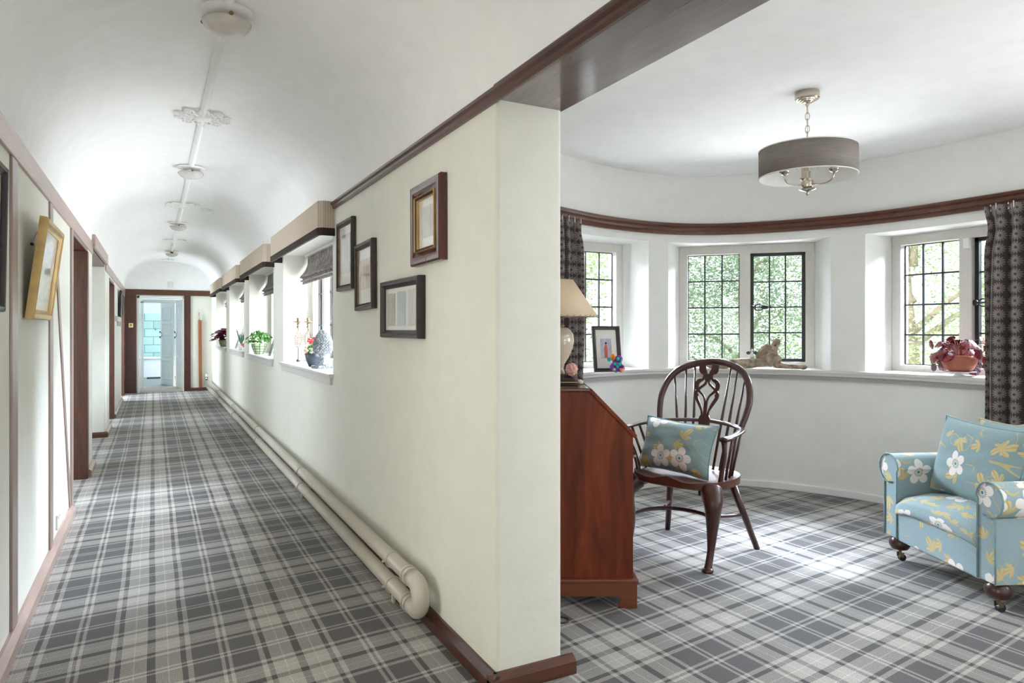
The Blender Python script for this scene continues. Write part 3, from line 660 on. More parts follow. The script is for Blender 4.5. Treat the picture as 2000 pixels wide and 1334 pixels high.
# ================================================================ THINGS
def W(lat,dep): return (dep*SN+lat*CS, dep*CS-lat*SN)

# ---- corridor ceiling: conduit, dome lights, plaster roses
o=MB().tube([(cx,Y0+.2,ZC-.006),(cx,YE-.25,ZC-.006)],.020,8).build('ceiling_conduit','ceil',smooth=True); tag(o,'long white painted conduit running along the crown of the vaulted ceiling','conduit')
def ceiling_light(y,label,dark=False):
    t=thing('ceiling_light',label,'ceiling light',(cx,y,ZC-.005),0,'bowl lights along the vaulted ceiling')
    MB().lathe([(.105,0),(.108,-.010),(.09,-.018),(.03,-.022)],40).build('backplate','ceil',t,angle=40)
    MB().lathe([(.022,-.015),(.02,-.05)],16).build('stem','iron' if dark else 'ceil',t,smooth=True)
    prof=[(.094,-.045),(.098,-.048)]+[(.098*math.cos(a),-.048-.052*math.sin(a)) for a in [k*PI/2/9 for k in range(1,10)]]
    MB().lathe(prof,40).build('bowl',M['alab'],t,smooth=True)
    for k in range(3):
        a=k*2.094+.6; MB().ell((.100*math.cos(a),.100*math.sin(a),-.045),.010,.010,.008).build('clip','brass',t,smooth=True)
M['alab']=simple('alabaster_glass',(.60,.56,.53),.25,var=.12,scale=18)
ceiling_light(3.12,'largest white bowl ceiling light, nearest the camera on the vault')
ceiling_light(6.26,'second bowl ceiling light along the corridor vault, between two plaster roses')
ceiling_light(9.6,'third bowl ceiling light along the vault, just beyond the smoke alarm')
ceiling_light(13.1,'farthest small bowl ceiling light with a dark fitting near the end wall',True)
def rose(y,label,s=1):
    t=thing('ceiling_rose',label,'ceiling rose',(cx,y,ZC-.004),0,'pierced plaster roses on the vault')
    MB().lathe([(.05*s,0),(.055*s,-.02),(.03*s,-.032),(.001,-.034)],24).build('boss','ceil',t,smooth=True)
    b=MB()
    for k in range(10):
        a=2*PI*k/10; c,s_=math.cos(a),math.sin(a)
        for r0,rr,w in ((.085,.042,.024),(.135,.030,.020)):
            a2=a+(0 if rr>.04 else PI/10); Mx=Tr(r0*math.cos(a2)*s,r0*math.sin(a2)*s,-.014)@Rz(a2)
            b.tube([(rr*s*math.cos(q*PI/6),w*s*1.2*math.sin(q*PI/6),0) for q in range(12)],.0085*s,6,closed=True,Mx=Mx); b.ell((0,0,0),.011*s,.011*s,.009,Mx,8,6)
    b.build('tracery','ceil',t,smooth=True)
rose(4.72,'largest pierced white plaster rose on the ceiling between the first two bowl lights')
rose(8.15,'second pierced plaster rose on the ceiling, beside the smoke alarm')
rose(11.5,'third pierced plaster rose on the ceiling, beyond the third bowl light')
rose(14.8,'farthest plaster rose on the ceiling above the end wall')
t=thing('smoke_alarm','round white smoke alarm on the right side of the vault','smoke alarm',(.52,8.26,2.578))
MB().lathe([(.058,0.01),(.062,-.014),(.056,-.022)],28).build('base','socket',t,angle=40); MB().lathe([(.050,-.022),(.046,-.038),(.02,-.042),(.001,-.042)],28).build('cover','white',t,angle=40)
o=MB().box(-.05,-.045,-.06,.05,0,.06).box(-.03,-.06,-.04,.03,-.045,.04).build('wall_sensor','socket',loc=(.30,YE,2.14),bevel=.012); tag(o,'small white sensor box on the end wall above the door beam','sensor')

# ---- left wall pieces
def picture(name,label,center,rotz,w,h,fw,depth,mat,prints,tilt=0,roll=0,group=None,slips=None,mount='gmount',cat='picture'):
    """front faces local -y"""
    t=thing(name,label,cat,center,rotz,group); R=Rx(tilt)@Ry(roll)
    MB().frame(w,h,[(0,0),(0,depth*.75),(fw*.12,depth),(fw*.3,depth*.92),(fw*.55,depth*.96),(fw*.8,depth*.62),(fw,depth*.5),(fw,0)],R).build('frame',mat,t,angle=35)
    if slips:
        for (i0,i1,d0,sm) in slips: MB().frame(w-2*i0,h-2*i0,[(0,depth*.4),(0,d0),((i1-i0)*.5,d0+.003),(i1-i0,d0-.002),(i1-i0,depth*.3)],R).build('slip',sm,t)
    f=fw if not slips else slips[-1][1]
    MB().box(-w/2+f*.9,-depth*.42,-h/2+f*.9,w/2-f*.9,-.002,h/2-f*.9,R).build('mount',mount,t)
    for (x0,z0,x1,z1,pm) in prints:
        iw,ih=w-2*f,h-2*f
        MB().box(-iw/2+iw*x0,-depth*.42-.0015,-ih/2+ih*z0,-iw/2+iw*x1,-depth*.40,-ih/2+ih*z1,R).build('print',pm,t)
    return t
LW=PI/2   # faces +X: local -y -> +x
picture('framed_picture','gilt framed pale seascape leaning forward on the timbered left wall',(XL+.036,3.87,1.52),LW,.60,.45,.045,.034,'gold',[(.10,.12,.9,.88,'art_sea')],tilt=math.radians(7),mount='gmount')
w_=MB().tube([(0,-.2,-.02),(-.012,0,.06),(0,.2,-.02)],.002,5).ell((-.004,-.2,-.02),.008,.008,.008); o=w_.build('picture_wire','iron',loc=(XL+.012,3.985,1.66)); tag(o,'thin hanging wire behind the gilt framed seascape','picture wire')
picture('framed_picture','black framed picture cut by the left edge of the photo',(XL+.018,2.80,1.56),LW,.26,.50,.03,.03,'blackwood',[(.12,.12,.88,.88,'art_blue')],tilt=math.radians(1))
picture('framed_picture','small dark framed picture far down the left wall by the end post',(XL+.018,12.85,1.66),LW,.9,.42,.05,.03,'blackwood',[(.12,.12,.88,.88,'art_grey')],tilt=math.radians(2))
t=thing('wall_socket','white double wall socket low on the timbered left wall','socket',(XL,4.78,.13),LW); MB().box(-.07,-.009,-.043,.07,0,.043).build('plate','socket',t,bevel=.003)
for sx in(-.03,.03): MB().box(sx-.012,-.013,.018,sx+.002,-.009,.034).build('switch','white',t)
t=thing('light_switch','brass light switch on the dark post left of the far doorway','light switch',(-.392,YE-.035,1.325)); MB().box(-.04,-.008,-.045,.04,0,.045).build('plate',simple('polished_brass',(.80,.58,.25),.25,1),t,bevel=.004); MB().tube([(0,-.006,0),(0,-.03,.012)],.012,10).build('toggle','iron',t)
# pole on end wall
t=thing('window_pole','tall wooden pole with a metal tip leaning against the end wall','pole',(.85,YE-.035,.062)); MB().box(-.034,-.02,0,.030,.006,1.37,Ry(math.radians(-.6))).build('staff',wood('orange_pine',(.26,.09,.03),(.42,.17,.06),'z',.4,.2,5),t,bevel=.004); MB().tube([(-.025,-.008,1.36),(-.028,-.008,1.53)],.011,8).build('metal_tip','nickel',t,smooth=True)

# ---- right wall pictures (face -X)
RW=-PI/2
picture('framed_print','tall narrow dark framed print beside the nearest window blind',(XR-.003,4.145,1.70),RW,.37,.425,.032,.028,'brownwood',[(.16,.20,.84,.86,'art_grey')],slips=[(.030,.034,.018,'brass')])
picture('framed_print','tall brown framed print, second from the nearest window, showing a sepia study',(XR-.003,3.71,1.545),RW,.345,.375,.034,.03,'brownwood',[(.14,.26,.86,.80,'art_sepia')],roll=math.radians(-1.2),slips=[(.032,.036,.018,'brass')])
t=picture('framed_print','wide mahogany frame with a gilt slip, highest print on the right wall',(XR-.003,2.735,1.705),RW,.355,.352,.062,.035,'redwood',[(.16,.20,.84,.84,'art_grey')],roll=math.radians(-.6),slips=[(.056,.060,.034,'gold'),(.060,.068,.027,'blackwood'),(.068,.071,.024,'gold')])
picture('framed_print','landscape black framed print with three narrow panels, lowest on the wall',(XR-.003,3.085,1.347),RW,.555,.278,.038,.036,'blackwood',[(.07,.10,.31,.88,'art_olive'),(.38,.10,.63,.90,'art_blue'),(.70,.10,.94,.92,'art_grey')])

# ---- heating pipes
t=thing('heating_pipe','pair of cream heating pipes joined by an elbow along the right skirting','heating pipe',(0,0,0))
xp=.972; zu,zl=.195,.080; rp=.033
MB().tube([(xp,2.72,zu),(xp,15.15,zu)],rp,20).build('upper_pipe','pipe',t,smooth=True); MB().tube([(xp,2.72,zl),(xp,15.15,zl)],rp,20).build('lower_pipe','pipe',t,smooth=True)
c_=(zu+zl)/2; r_=(zu-zl)/2
MB().tube([(xp,2.76,zu)]+[(xp,2.715-r_*1.0*math.sin(a),c_+r_*math.cos(a)) for a in [k*PI/14 for k in range(15)]]+[(xp,2.76,zl)],rp+.004,20).build('elbow','pipe',t,smooth=True)
b=MB()
for z in(zu,zl):
    for y in(2.765,2.80): b.tube([(xp,y,z),(xp,y+.012,z)],rp+.007,20)
b.build('collar','pipe',t,angle=40)
for y in (3.02,5.2,7.6,10.0,12.4):
    b=MB().box(xp-.006,y-.012,0,xp+.006,y+.012,.05)
    for z in(zu,zl): b.tube([(xp+(rp+.004)*math.cos(a),y,z+(rp+.004)*math.sin(a)) for a in [k*PI/8 for k in range(16)]],.004,6,closed=True,up=(0,1,0)); b.box(xp-rp-.02,y-.006,z-.004,xp-rp,y+.006,z+.004)
    b.box(xp+.02,y-.008,.065,XR-.002,y+.008,.09); b.build('bracket','pipe',t)
t=thing('pipe_valve','small grey valve on the heating pipes at the far corner','valve',(.955,15.10,.195)); MB().tube([(0,0,.02),(0,0,.09)],.02,12).build('body','nickel',t,smooth=True); MB().lathe([(.028,.09),(.032,.10),(.030,.14),(.02,.15)],16).build('cap','socket',t,angle=40)

# ---- pelmets and roman blinds
nm=['nearest','second','third','farthest']
for i,(a,c) in enumerate(WIN):
    t=thing('pelmet',f'{nm[i]} striped fabric pelmet with brown velvet trim above the corridor window'.replace('nearest','nearest and largest looking'),'pelmet',(XR,(a+c)/2,1.86),0,'striped pelmets over the corridor windows'); hl=(c-a)/2+.06; d=-.105; q=.03
    P=[(0,-hl),(d+q,-hl),(d,-hl+q),(d,hl-q),(d+q,hl),(0,hl)]; Pi=[(0,-hl+.012),(d+q,-hl+.012),(d+.012,-hl+q),(d+.012,hl-q),(d+q,hl-.012),(0,hl-.012)]
    def shell(P,Pi,z0,z1):
        b=MB(); n=len(P); vs=[(x,y,z) for z in(z0,z1) for x,y in P+Pi]; fs=[]; m=2*n
        for k in range(n-1): fs+=[(k,k+1,m+k+1,m+k),(n+k,m+n+k,m+n+k+1,n+k+1),(k,n+k,n+k+1,k+1),(m+k,m+k+1,m+n+k+1,m+n+k)]
        fs+=[(0,m,m+n,n),(n-1,2*n-1,m+2*n-1,m+n-1)]
        uv=[]; L=0; pos=[0]
        for k in range(n-1): L+=math.dist(P[k],P[k+1]); pos.append(L)
        for f in fs: uv.append([(pos[(v%m)%n],vs[v][2]) for v in f])
        return b.add(vs,fs,None,uv)
    shell(P,Pi,.05,.225).build('fabric_board','pelmet',t)
    Pb=[(x-.004 if x<0 else 0,y*1.002) for x,y in P]; shell(Pb,Pi,0,.05).build('velvet_trim','velvet',t)
    t=thing('roman_blind',f'raised grey patterned roman blind inside the {nm[i]} corridor window','blind',(1.265,(a+c)/2,1.66),0,'roman blinds in the corridor windows'); hl=(c-a)/2-.03
    pr_=[(.0,.26),(.0,.20),(-.015,.15),(-.045,.10),(-.075,.065),(-.055,.058),(-.045,.045),(-.065,.035),(-.068,.028),(-.045,.022),(-.05,.008),(-.045,0)]
    pp=smooth_path([(x,0,z) for x,z in pr_],3)
    b=MB(); n=len(pp); b.grid(lambda u,v:(pp[int(round(v*(n-1)))].x,-hl+2*hl*u,pp[int(round(v*(n-1)))].z),24,n-1,None,lambda u,v:(u*2*hl,v*.36)); b.build('folded_fabric','blind',t,smooth=True,solid=.004)
    MB().box(-.03,-hl,.255,.02,hl,.27).build('headrail','socket',t)

# ---- objects on the corridor sills
def foliage(b,n,R,h,leafL,rnd,up=.4,z0=0):
    for k in range(n):
        a=rnd.uniform(0,2*PI); e=rnd.uniform(-.25,1)*PI/2; rr=rnd.uniform(.5,1)
        c=Vector((R*rr*math.cos(e)*math.cos(a),R*rr*math.cos(e)*math.sin(a),z0+h*(.35+.65*rr*math.sin(e))))
        d=(Vector((math.cos(a),math.sin(a),rnd.uniform(-.5,up)))).normalized(); w=d.cross(Vector((0,0,1))).normalized(); nrm=w.cross(d); L=leafL*rnd.uniform(.7,1.3)
        P=[c-d*L*.5,c-d*L*.1+w*L*.38+nrm*.1*L,c+d*L*.3+w*L*.25,c+d*L*.6-nrm*.12*L,c+d*L*.3-w*L*.25,c-d*L*.1-w*L*.38+nrm*.1*L,c+d*L*.1+nrm*.02]
        o=len(b.v); b.add(P,[(0,1,6),(1,2,6),(2,3,6),(3,4,6),(4,5,6),(5,0,6)])
    return b
rnd=random.Random(5)
def candle(x,y,label,rz):
    t=thing('candle_holder',label,'candle holder',(x,y,SZ),rz,'pair of tall brass candle holders')
    MB().lathe([(.012,0),(.016,.006),(.016,.012),(.008,.02),(.0035,.03)],16).lathe([(.0035,.03),(.0035,.31)],8).build('stem','iron',t,smooth=True)
    MB().ell((0,0,.012),.017,.017,.013).build('foot','iron',t,smooth=True)
    MB().ell((0,0,0),.052,.006,.070,Tr(0,0,.20),24,14).build('pierced_disc','lace',t,smooth=True)
    b=MB()
    for k in range(22): a=2*PI*k/22; b.ell((.054*math.cos(a),0,.20+.072*math.sin(a)),.005,.005,.005,None,8,5)
    b.build('disc_beading','brass',t,smooth=True)
    MB().lathe([(.006,.30),(.014,.315),(.006,.33),(.015,.345),(.005,.352),(.046,.362),(.048,.366),(.013,.366),(.013,.395),(.0145,.398),(.011,.398)],20).build('cup_and_drip_tray','brass',t,angle=40)
candle(1.155,6.35,'left tall brass candle holder with a pierced disc on the nearest corridor sill',math.radians(50))
candle(1.257,6.42,'right brass candle holder, partly behind the potted geranium, nearest corridor sill',math.radians(50))
t=thing('potted_geranium','red geranium in a dark blue-grey bowl on the nearest corridor sill','potted plant',(1.115,5.50,SZ))
MB().lathe([(.034,0),(.048,.03),(.060,.075),(.064,.105),(.060,.106),(.055,.09),(.001,.085)],32).build('pot','bluegrey',t,smooth=True)
foliage(MB(),26,.055,.07,.035,rnd,z0=.10).build('foliage','leaf_g',t,smooth=True)
b=MB()
for k in range(26): b.ell((-.005+rnd.gauss(0,.018),.0+rnd.gauss(0,.022),.205+rnd.gauss(0,.012)),.011,.011,.009,None,8,6)
b.tube([(0,0,.09),(0,0,.2)],.003,6); b.build('red_flowers','red',t,smooth=True)
b=MB()
for k in range(40):
    a=rnd.uniform(1.6,4.9); b.ell((.058*math.cos(a),.058*math.sin(a)+.008,.115+rnd.gauss(0,.014)),.010,.010,.009,None,7,5)
b.build('pale_flowers','knitflower',t,smooth=True)
t=thing('stone_finial','grey carved pinecone finial on a square foot on the nearest corridor sill','ornament',(1.135,5.24,SZ),math.radians(10))
MB().box(-.068,-.068,0,.068,.068,.022).build('foot','finial',t,bevel=.004)
MB().lathe([(.058,.022),(.052,.034),(.036,.045),(.026,.06),(.024,.08),(.030,.095),(.032,.104)],28).build('stem','finial',t,smooth=True)
b=MB(); pf=[(.030,.104),(.055,.115),(.070,.14),(.074,.17),(.066,.21),(.045,.255),(.022,.285),(.002,.300)]; b.lathe(pf,32)
def rad(z):
    for (r0,z0),(r1,z1) in zip(pf,pf[1:]):
        if z0<=z<=z1: return r0+(r1-r0)*(z-z0)/(z1-z0)
    return .01
for j in range(17):
    z=.118+j*.0102; r=rad(z)
    for k in range(20): a=2*PI*(k+.5*(j%2))/20; b.ell((r*math.cos(a),r*math.sin(a),z),.0050*(r/.07+.3),.0050*(r/.07+.3),.0062,None,7,5)
b.build('carved_cone','finial',t,smooth=True)
# second window
t=thing('potted_ivy','leafy green plant in a woven cream and green basket pot, second corridor window','potted plant',(1.115,8.62,SZ))
MB().lathe([(.045,0),(.058,.02),(.076,.08),(.082,.125),(.077,.125),(.07,.1),(.001,.095)],28).build('basket_pot',simple('cream_basket',(.60,.58,.38),.6,var=.15,scale=30),t,smooth=True)
b=MB()
for z,r in((.03,.063),(.06,.072),(.092,.079)): b.tube([(r*math.cos(k*PI/12),r*math.sin(k*PI/12),z) for k in range(24)],.0035,6,closed=True)
for k in range(8): a=k*PI/4; b.tube([(.047*math.cos(a),.047*math.sin(a),.002),(.078*math.cos(a),.078*math.sin(a),.08),(.085*math.cos(a),.085*math.sin(a),.125)],.005,6)
b.build('green_bands',simple('green_band',(.05,.22,.08),.5),t,smooth=True)
foliage(MB(),170,.15,.17,.045,rnd,z0=.10).build('foliage','leaf_g',t,smooth=True)
t=thing('tabletop_frame','small grey-green picture frame on an easel strut beside the basket plant','photo frame',(1.13,7.62,SZ+.004),math.radians(-90)); R=Rx(math.radians(-16))
MB().frame(.16,.21,[(0,0),(0,.012),(.02,.014),(.022,0)],Tr(0,0,.105)@R).build('frame',simple('grey_green_frame',(.25,.33,.30),.5),t); MB().box(-.06,-.006,-.085,.06,-.002,.085,Tr(0,0,.105)@R).build('picture','art_sepia',t); MB().tube([(0,.02,.15),(0,.09,.0)],.005,6).build('strut','redwood',t)
# third window
t=thing('potted_aloe','spiky dark green succulent in a small glass pot, third corridor window','potted plant',(1.10,10.35,SZ))
MB().lathe([(.030,0),(.042,.04),(.046,.09),(.042,.09),(.001,.08)],20).build('pot',simple('pale_glass_pot',(.55,.60,.60),.15),t,smooth=True)
b=MB()
for k in range(9): a=k*.72; L=rnd.uniform(.16,.27); b.tube(smooth_path([(0,0,.08),(.04*math.cos(a),.04*math.sin(a),.08+L*.5),(.075*math.cos(a),.075*math.sin(a),.08+L)],4),[.012-.0013*i for i in range(9)],6)
b.tube(smooth_path([(0,0,.1),(.01,.05,.3),(.0,.09,.42)],4),.003,5)
b.build('leaves',simple('aloe_leaf',(.05,.14,.09),.45,var=.4),t,smooth=True)
t=thing('potted_flower','tiny pink flowering plant in a white pot at the front of the third corridor sill','potted plant',(1.085,9.85,SZ)); MB().lathe([(.022,0),(.032,.05),(.028,.05),(.001,.045)],16).build('pot','white',t,smooth=True)
b=MB(); [b.ell((rnd.gauss(0,.016),rnd.gauss(0,.016),.075+rnd.gauss(0,.012)),.014,.014,.012,None,8,6) for _ in range(14)]; b.build('pink_flowers',simple('pink_petals',(.70,.12,.22),.6),t,smooth=True)
t=thing('tabletop_frame','thin grey frame leaning near the far end of the third corridor sill','photo frame',(1.12,10.9,SZ+.004),math.radians(-90)); R=Rx(math.radians(-18))
MB().frame(.18,.22,[(0,0),(0,.010),(.014,.012),(.016,0)],Tr(0,0,.11)@R).build('frame','fascia',t); MB().box(-.07,-.006,-.09,.07,-.002,.09,Tr(0,0,.11)@R).build('picture','art_blue',t); MB().tube([(0,.02,.16),(0,.09,0)],.004,6).build('strut','fascia',t)
# fourth window
t=thing('potted_begonia','bushy plum-purple begonia spilling over the farthest corridor sill','potted plant',(1.055,12.55,SZ))
MB().lathe([(.05,0),(.07,.06),(.078,.11),(.07,.11),(.001,.1)],20).build('pot',simple('olive_pot',(.22,.24,.13),.5),t,smooth=True)
foliage(MB(),75,.20,.24,.13,rnd,z0=.06).build('foliage','plum',t,smooth=True)
# corridor casement edges visible
# ================================================================ BAY ROOM
# ---- pendant
t=thing('pendant_light','nickel three-arm pendant with a taupe drum shade hanging in the bay','pendant light',W(1.532,3.54)+(RC,))
MB().lathe([(.058,0),(.060,-.004),(.060,-.035),(.056,-.040),(.046,-.040),(.044,-.046),(.036,-.046),(.034,-.052),(.026,-.052),(.022,-.058),(.010,-.060),(.008,-.075),(.001,-.078)],36).build('ceiling_canopy','nickel',t,angle=35)
b=MB(); z=-.072
for k in range(7):
    Mx=Tr(0,0,z-.021)@(Rz(PI/2*(k%2)+.5)); b.tube([(.010*math.cos(q*PI/8),0,.020*math.sin(q*PI/8)) for q in range(16)],.0024,6,closed=True,Mx=Mx); z-=.033
b.build('chain','nickel',t,smooth=True)
MB().tube(smooth_path([(0,.004,-.06),(.014,.01,-.13),(.012,.008,-.20),(.002,0,-.31)],5),.0022,6).build('flex','shade_in',t,smooth=True)
zt=-.298; zb=-.440; Rr=.238
b=MB(); b.lathe([(Rr,zb),(Rr,zt)],72,cap=False); b.build('drum_shade','drum',t,smooth=True,solid=.0015)
b=MB(); b.lathe([(Rr-.0025,zb+.001),(Rr-.0025,zt-.001)],72,cap=False); b.build('shade_lining','shade_in',t,smooth=True)
b=MB()
for z in(zb,zt): b.tube([(Rr*math.cos(k*PI/36),Rr*math.sin(k*PI/36),z) for k in range(72)],.003,6,closed=True)
b.build('shade_rim','shade_in',t,smooth=True)
HD=-.062
MB().tube([(0,0,-.295),(0,0,-.47)],.006,10).lathe([(.001,-.475),(.006,-.470),(.008,-.462),(.004,-.458),(.020,-.452),(.040,-.446),(.043,-.442),(.020,-.436),(.028,-.430),(.030,-.415),(.030,-.400),(.020,-.392),(.014,-.385),(.016,-.350),(.010,-.345)],28,Tr(0,0,HD)).build('hub','nickel',t,angle=40)
for k in range(3):
    a=math.atan2(W(1.532,3.54)[1],W(1.532,3.54)[0])+math.radians(120*k+6); Mx=Tr(0,0,HD)@Rz(a)
    b=MB().tube(smooth_path([(.022,0,-.418),(.07,0,-.422),(.112,0,-.416),(.132,0,-.395),(.134,0,-.372)],5),.0045,8,Mx=Mx); ar=b.build('arm','nickel',t,smooth=True)
    MB().lathe([(.004,-.378),(.018,-.372),(.026,-.362),(.027,-.358),(.016,-.356),(.016,-.355)],20,Tr(*(Mx@Vector((.134,0,0))))).build('cup','nickel',ar,angle=40)
    MB().lathe([(.0155,-.356),(.0155,-.300),(.013,-.298),(.001,-.298)],16,Tr(*(Mx@Vector((.134,0,0))))).build('candle_tube','nickel',ar,angle=40)
b=MB()
for k in range(3): a=math.radians(40+120*k); b.tube(smooth_path([(.016*math.cos(a),.016*math.sin(a),-.40),(.06*math.cos(a),.06*math.sin(a),-.40),(.08*math.cos(a),.08*math.sin(a),-.34),(Rr*math.cos(a),Rr*math.sin(a),-.302)],4),.0018,5)
b.build('shade_carrier','nickel',t,smooth=True)

# ---- curtains
def curtain(label,pts,z0,z1,folds,amp,gather=.6):
    t=thing('curtain',label,'curtain',(pts[0][0],pts[0][1],z0)); P=smooth_path([(x-pts[0][0],y-pts[0][1],0) for x,y in pts],8); K=len(P)
    Ls=[0]
    for i in range(1,K): Ls.append(Ls[-1]+(P[i]-P[i-1]).length)
    L=Ls[-1]
    def at(s):
        s=min(max(s,0),L)
        for i in range(1,K):
            if s<=Ls[i]+1e-9: q=(s-Ls[i-1])/(Ls[i]-Ls[i-1]); d=(P[i]-P[i-1]).normalized(); return P[i-1].lerp(P[i],q),Vector((-d.y,d.x,0))
    h=z1-z0
    def fn(u,v):
        wv=math.sin(u*folds*2*PI+.6*math.sin(v*3+u*9)); top=max(0,(v-.93)/.07)
        A=amp*(1-.15*v)*(1-.55*top)+.006*math.sin(u*37+v*5)*(1-top)
        narrow=1-.10*math.exp(-((v-.93)/.05)**2); s=L*(.5+(u-.5)*narrow*(1 if v<.95 else 1))
        p,nv_=at(s); q=p+nv_*(wv*A); return (q.x,q.y,h*v)
    b=MB().grid(fn,int(folds*14),40,None,lambda u,v:(u*L*1.7,v*h)); b.build('fabric','daisy',t,smooth=True,solid=.004)
    for k in range(int(folds)*2):
        u=(k+.5)/(folds*2); x,y,_z=fn(u,.985); MB().tube([(x,y,h-.03),(x,y,h+.01)],.0045,6).build('heading_hook','nickel',t)
    return t
curtain('grey daisy patterned curtain at the left of the bay, behind the lamp',[(2.12,3.80),(2.35,3.90),(2.66,4.02)],.70,2.015,8,.034)
curtain('grey daisy patterned curtain at the right edge behind the armchair',[(4.575,2.40),(4.585,2.2),(4.585,1.9)],.06,2.012,5,.050)
o=MB().box(-.012,-.02,-.035,.012,.02,.035).build('window_sensor','socket',loc=(4.905,2.675,1.835),bevel=.004); tag(o,'small white contact sensor at the top of the right bay casement','sensor')

# ---- bureau
bu=thing('writing_bureau','mahogany fall-front writing bureau standing behind the wall end','bureau',W(.10,3.07)+(0,),-YAW)
fr=.445; dp=.86
side=[(0,.125),(fr,.125),(fr,.765),(.245,.970),(0,.970)]
Rxz=Matrix(((1,0,0,0),(0,0,1,0),(0,1,0,0),(0,0,0,1)))
for y0,y1 in((0,.02),(dp-.02,dp)): MB().prism(side,y0,y1,Rxz).build('side_panel','mahog',bu,bevel=.002)
MB().box(0,.02,.125,fr-.02,dp-.02,.14).box(.0,.02,.14,.012,dp-.02,.96).build('carcass','mahog',bu)
MB().box(-.005,-.008,.970,.250,dp+.008,.985).build('top_board',wood('mahogany_top',(.055,.012,.006),(.20,.055,.022),'y',.2,.6,3.5),bu,bevel=.004)
sl=math.atan2(.205,fr-.245); Lf=math.hypot(.205,.2)
MB().box(0,-.006,0,Lf+.012,dp+.006,.018,Tr(.243,0,.972)@Ry(sl)).build('fall_front','mahog',bu,bevel=.004)
for z0,z1 in((.15,.34),(.35,.53),(.54,.70)):
    d=MB().box(fr-.02,.03,z0,fr+.004,dp-.03,z1).build('drawer','mahog',bu,bevel=.003)
    for y in(.2,dp-.2): MB().ell((fr+.012,y,(z0+z1)/2),.010,.02,.012).build('knob','brass',d,smooth=True)
MB().ell((fr+.010,.035,.672),.012,.008,.008).tube([(fr,.035,.672),(fr+.012,.035,.672)],.004,6).build('lopers_knob','brass',bu,smooth=True)
def plinth(x1): return [(0,.052),(0,.125),(x1,.125),(x1,.0),(x1-.085,.0),(x1-.083,.018),(x1-.076,.026),(x1-.074,.04),(x1-.082,.050),(x1-.10,.052)]
for y0,y1 in((-.014,.006),(dp-.006,dp+.014)): MB().prism(plinth(fr+.016),y0,y1,Rxz).build('bracket_foot','mahog_l',bu,bevel=.002)
MB().box(0,-.020,.112,fr+.022,dp+.02,.130).build('plinth_moulding','mahog_l',bu,bevel=.005); MB().box(fr-.002,.0,.052,fr+.016,dp,.112).build('front_apron','mahog_l',bu)
lx,ly=.123,.23
def onb(x,y): c,s=math.cos(-YAW),math.sin(-YAW); return (bu.location.x+x*c-y*s, bu.location.y+x*s+y*c)
ZT=.985
t=thing('table_lamp','cream ceramic table lamp with a parchment shade on the bureau','table lamp',onb(lx,ly)+(ZT,),-YAW+math.radians(0))
MB().box(-.088,-.088,0,.088,.088,.010).build('base','blackwood',t,bevel=.003)
MB().box(-.086,-.086,.012,.086,.086,.018).build('gold_line','gold',t,bevel=.002)
b=MB(); b.prism([(-.088,-.088),(.088,-.088),(.088,.088),(-.088,.088)],.0185,.022); b.lathe([(.090,.022),(.082,.034),(.062,.046),(.05,.05)],4,Rz(PI/4)@Matrix.Diagonal((1.2,1.2,1,1))); b.build('stepped_plinth','blackwood',t,bevel=.002)
MB().lathe([(.030,.048),(.034,.055),(.026,.075),(.030,.095),(.052,.130),(.071,.175),(.077,.215),(.072,.245),(.050,.268),(.026,.278)],40).build('vase_body','cream',t,smooth=True)
MB().lathe([(.026,.276),(.030,.282),(.022,.288),(.012,.296),(.012,.318),(.034,.326),(.034,.330),(.010,.332)],24).build('fitting','brass',t,smooth=True)
b=MB(); b.lathe([(.192,.325),(.072,.502)],56,cap=False); b.build('shade','parch',t,smooth=True,solid=.002)
b=MB()
for R_,z in((.192,.325),(.072,.502)):
    n_=int(R_*200)
    for k in range(n_):
        a=2*PI*k/n_; a2=a+.6*2*PI/n_; b.tube([(R_*math.cos(a),R_*math.sin(a),z-.005),(R_*math.cos(a2),R_*math.sin(a2),z+.006)],.0013,5)
b.build('shade_stitching','brass',t)
b=MB(); b.ell((0,0,0),.028,.028,.028)
for k in range(60):
    d=Vector((rnd.gauss(0,1),rnd.gauss(0,1),rnd.gauss(0,1))).normalized()*.026; b.ell(tuple(d),.007,.007,.007,None,6,4)
x_,y_=onb(lx+.060,ly-.060); o=b.build('pompom','pink',smooth=True,loc=(x_,y_,ZT+.074)); tag(o,'pale pink wool pompom resting on the stepped lamp base on the bureau','pompom')
o=MB().ell((0,0,.012),.016,.012,.012).ell((.012,.004,.010),.010,.009,.010).build('pebble_ornament',simple('cream_pebble',(.55,.52,.42),.5,var=.2),smooth=True,loc=onb(.225,.20)+(ZT+.001,)); tag(o,'tiny cream stone ornament on the bureau edge in front of the curtain','ornament')

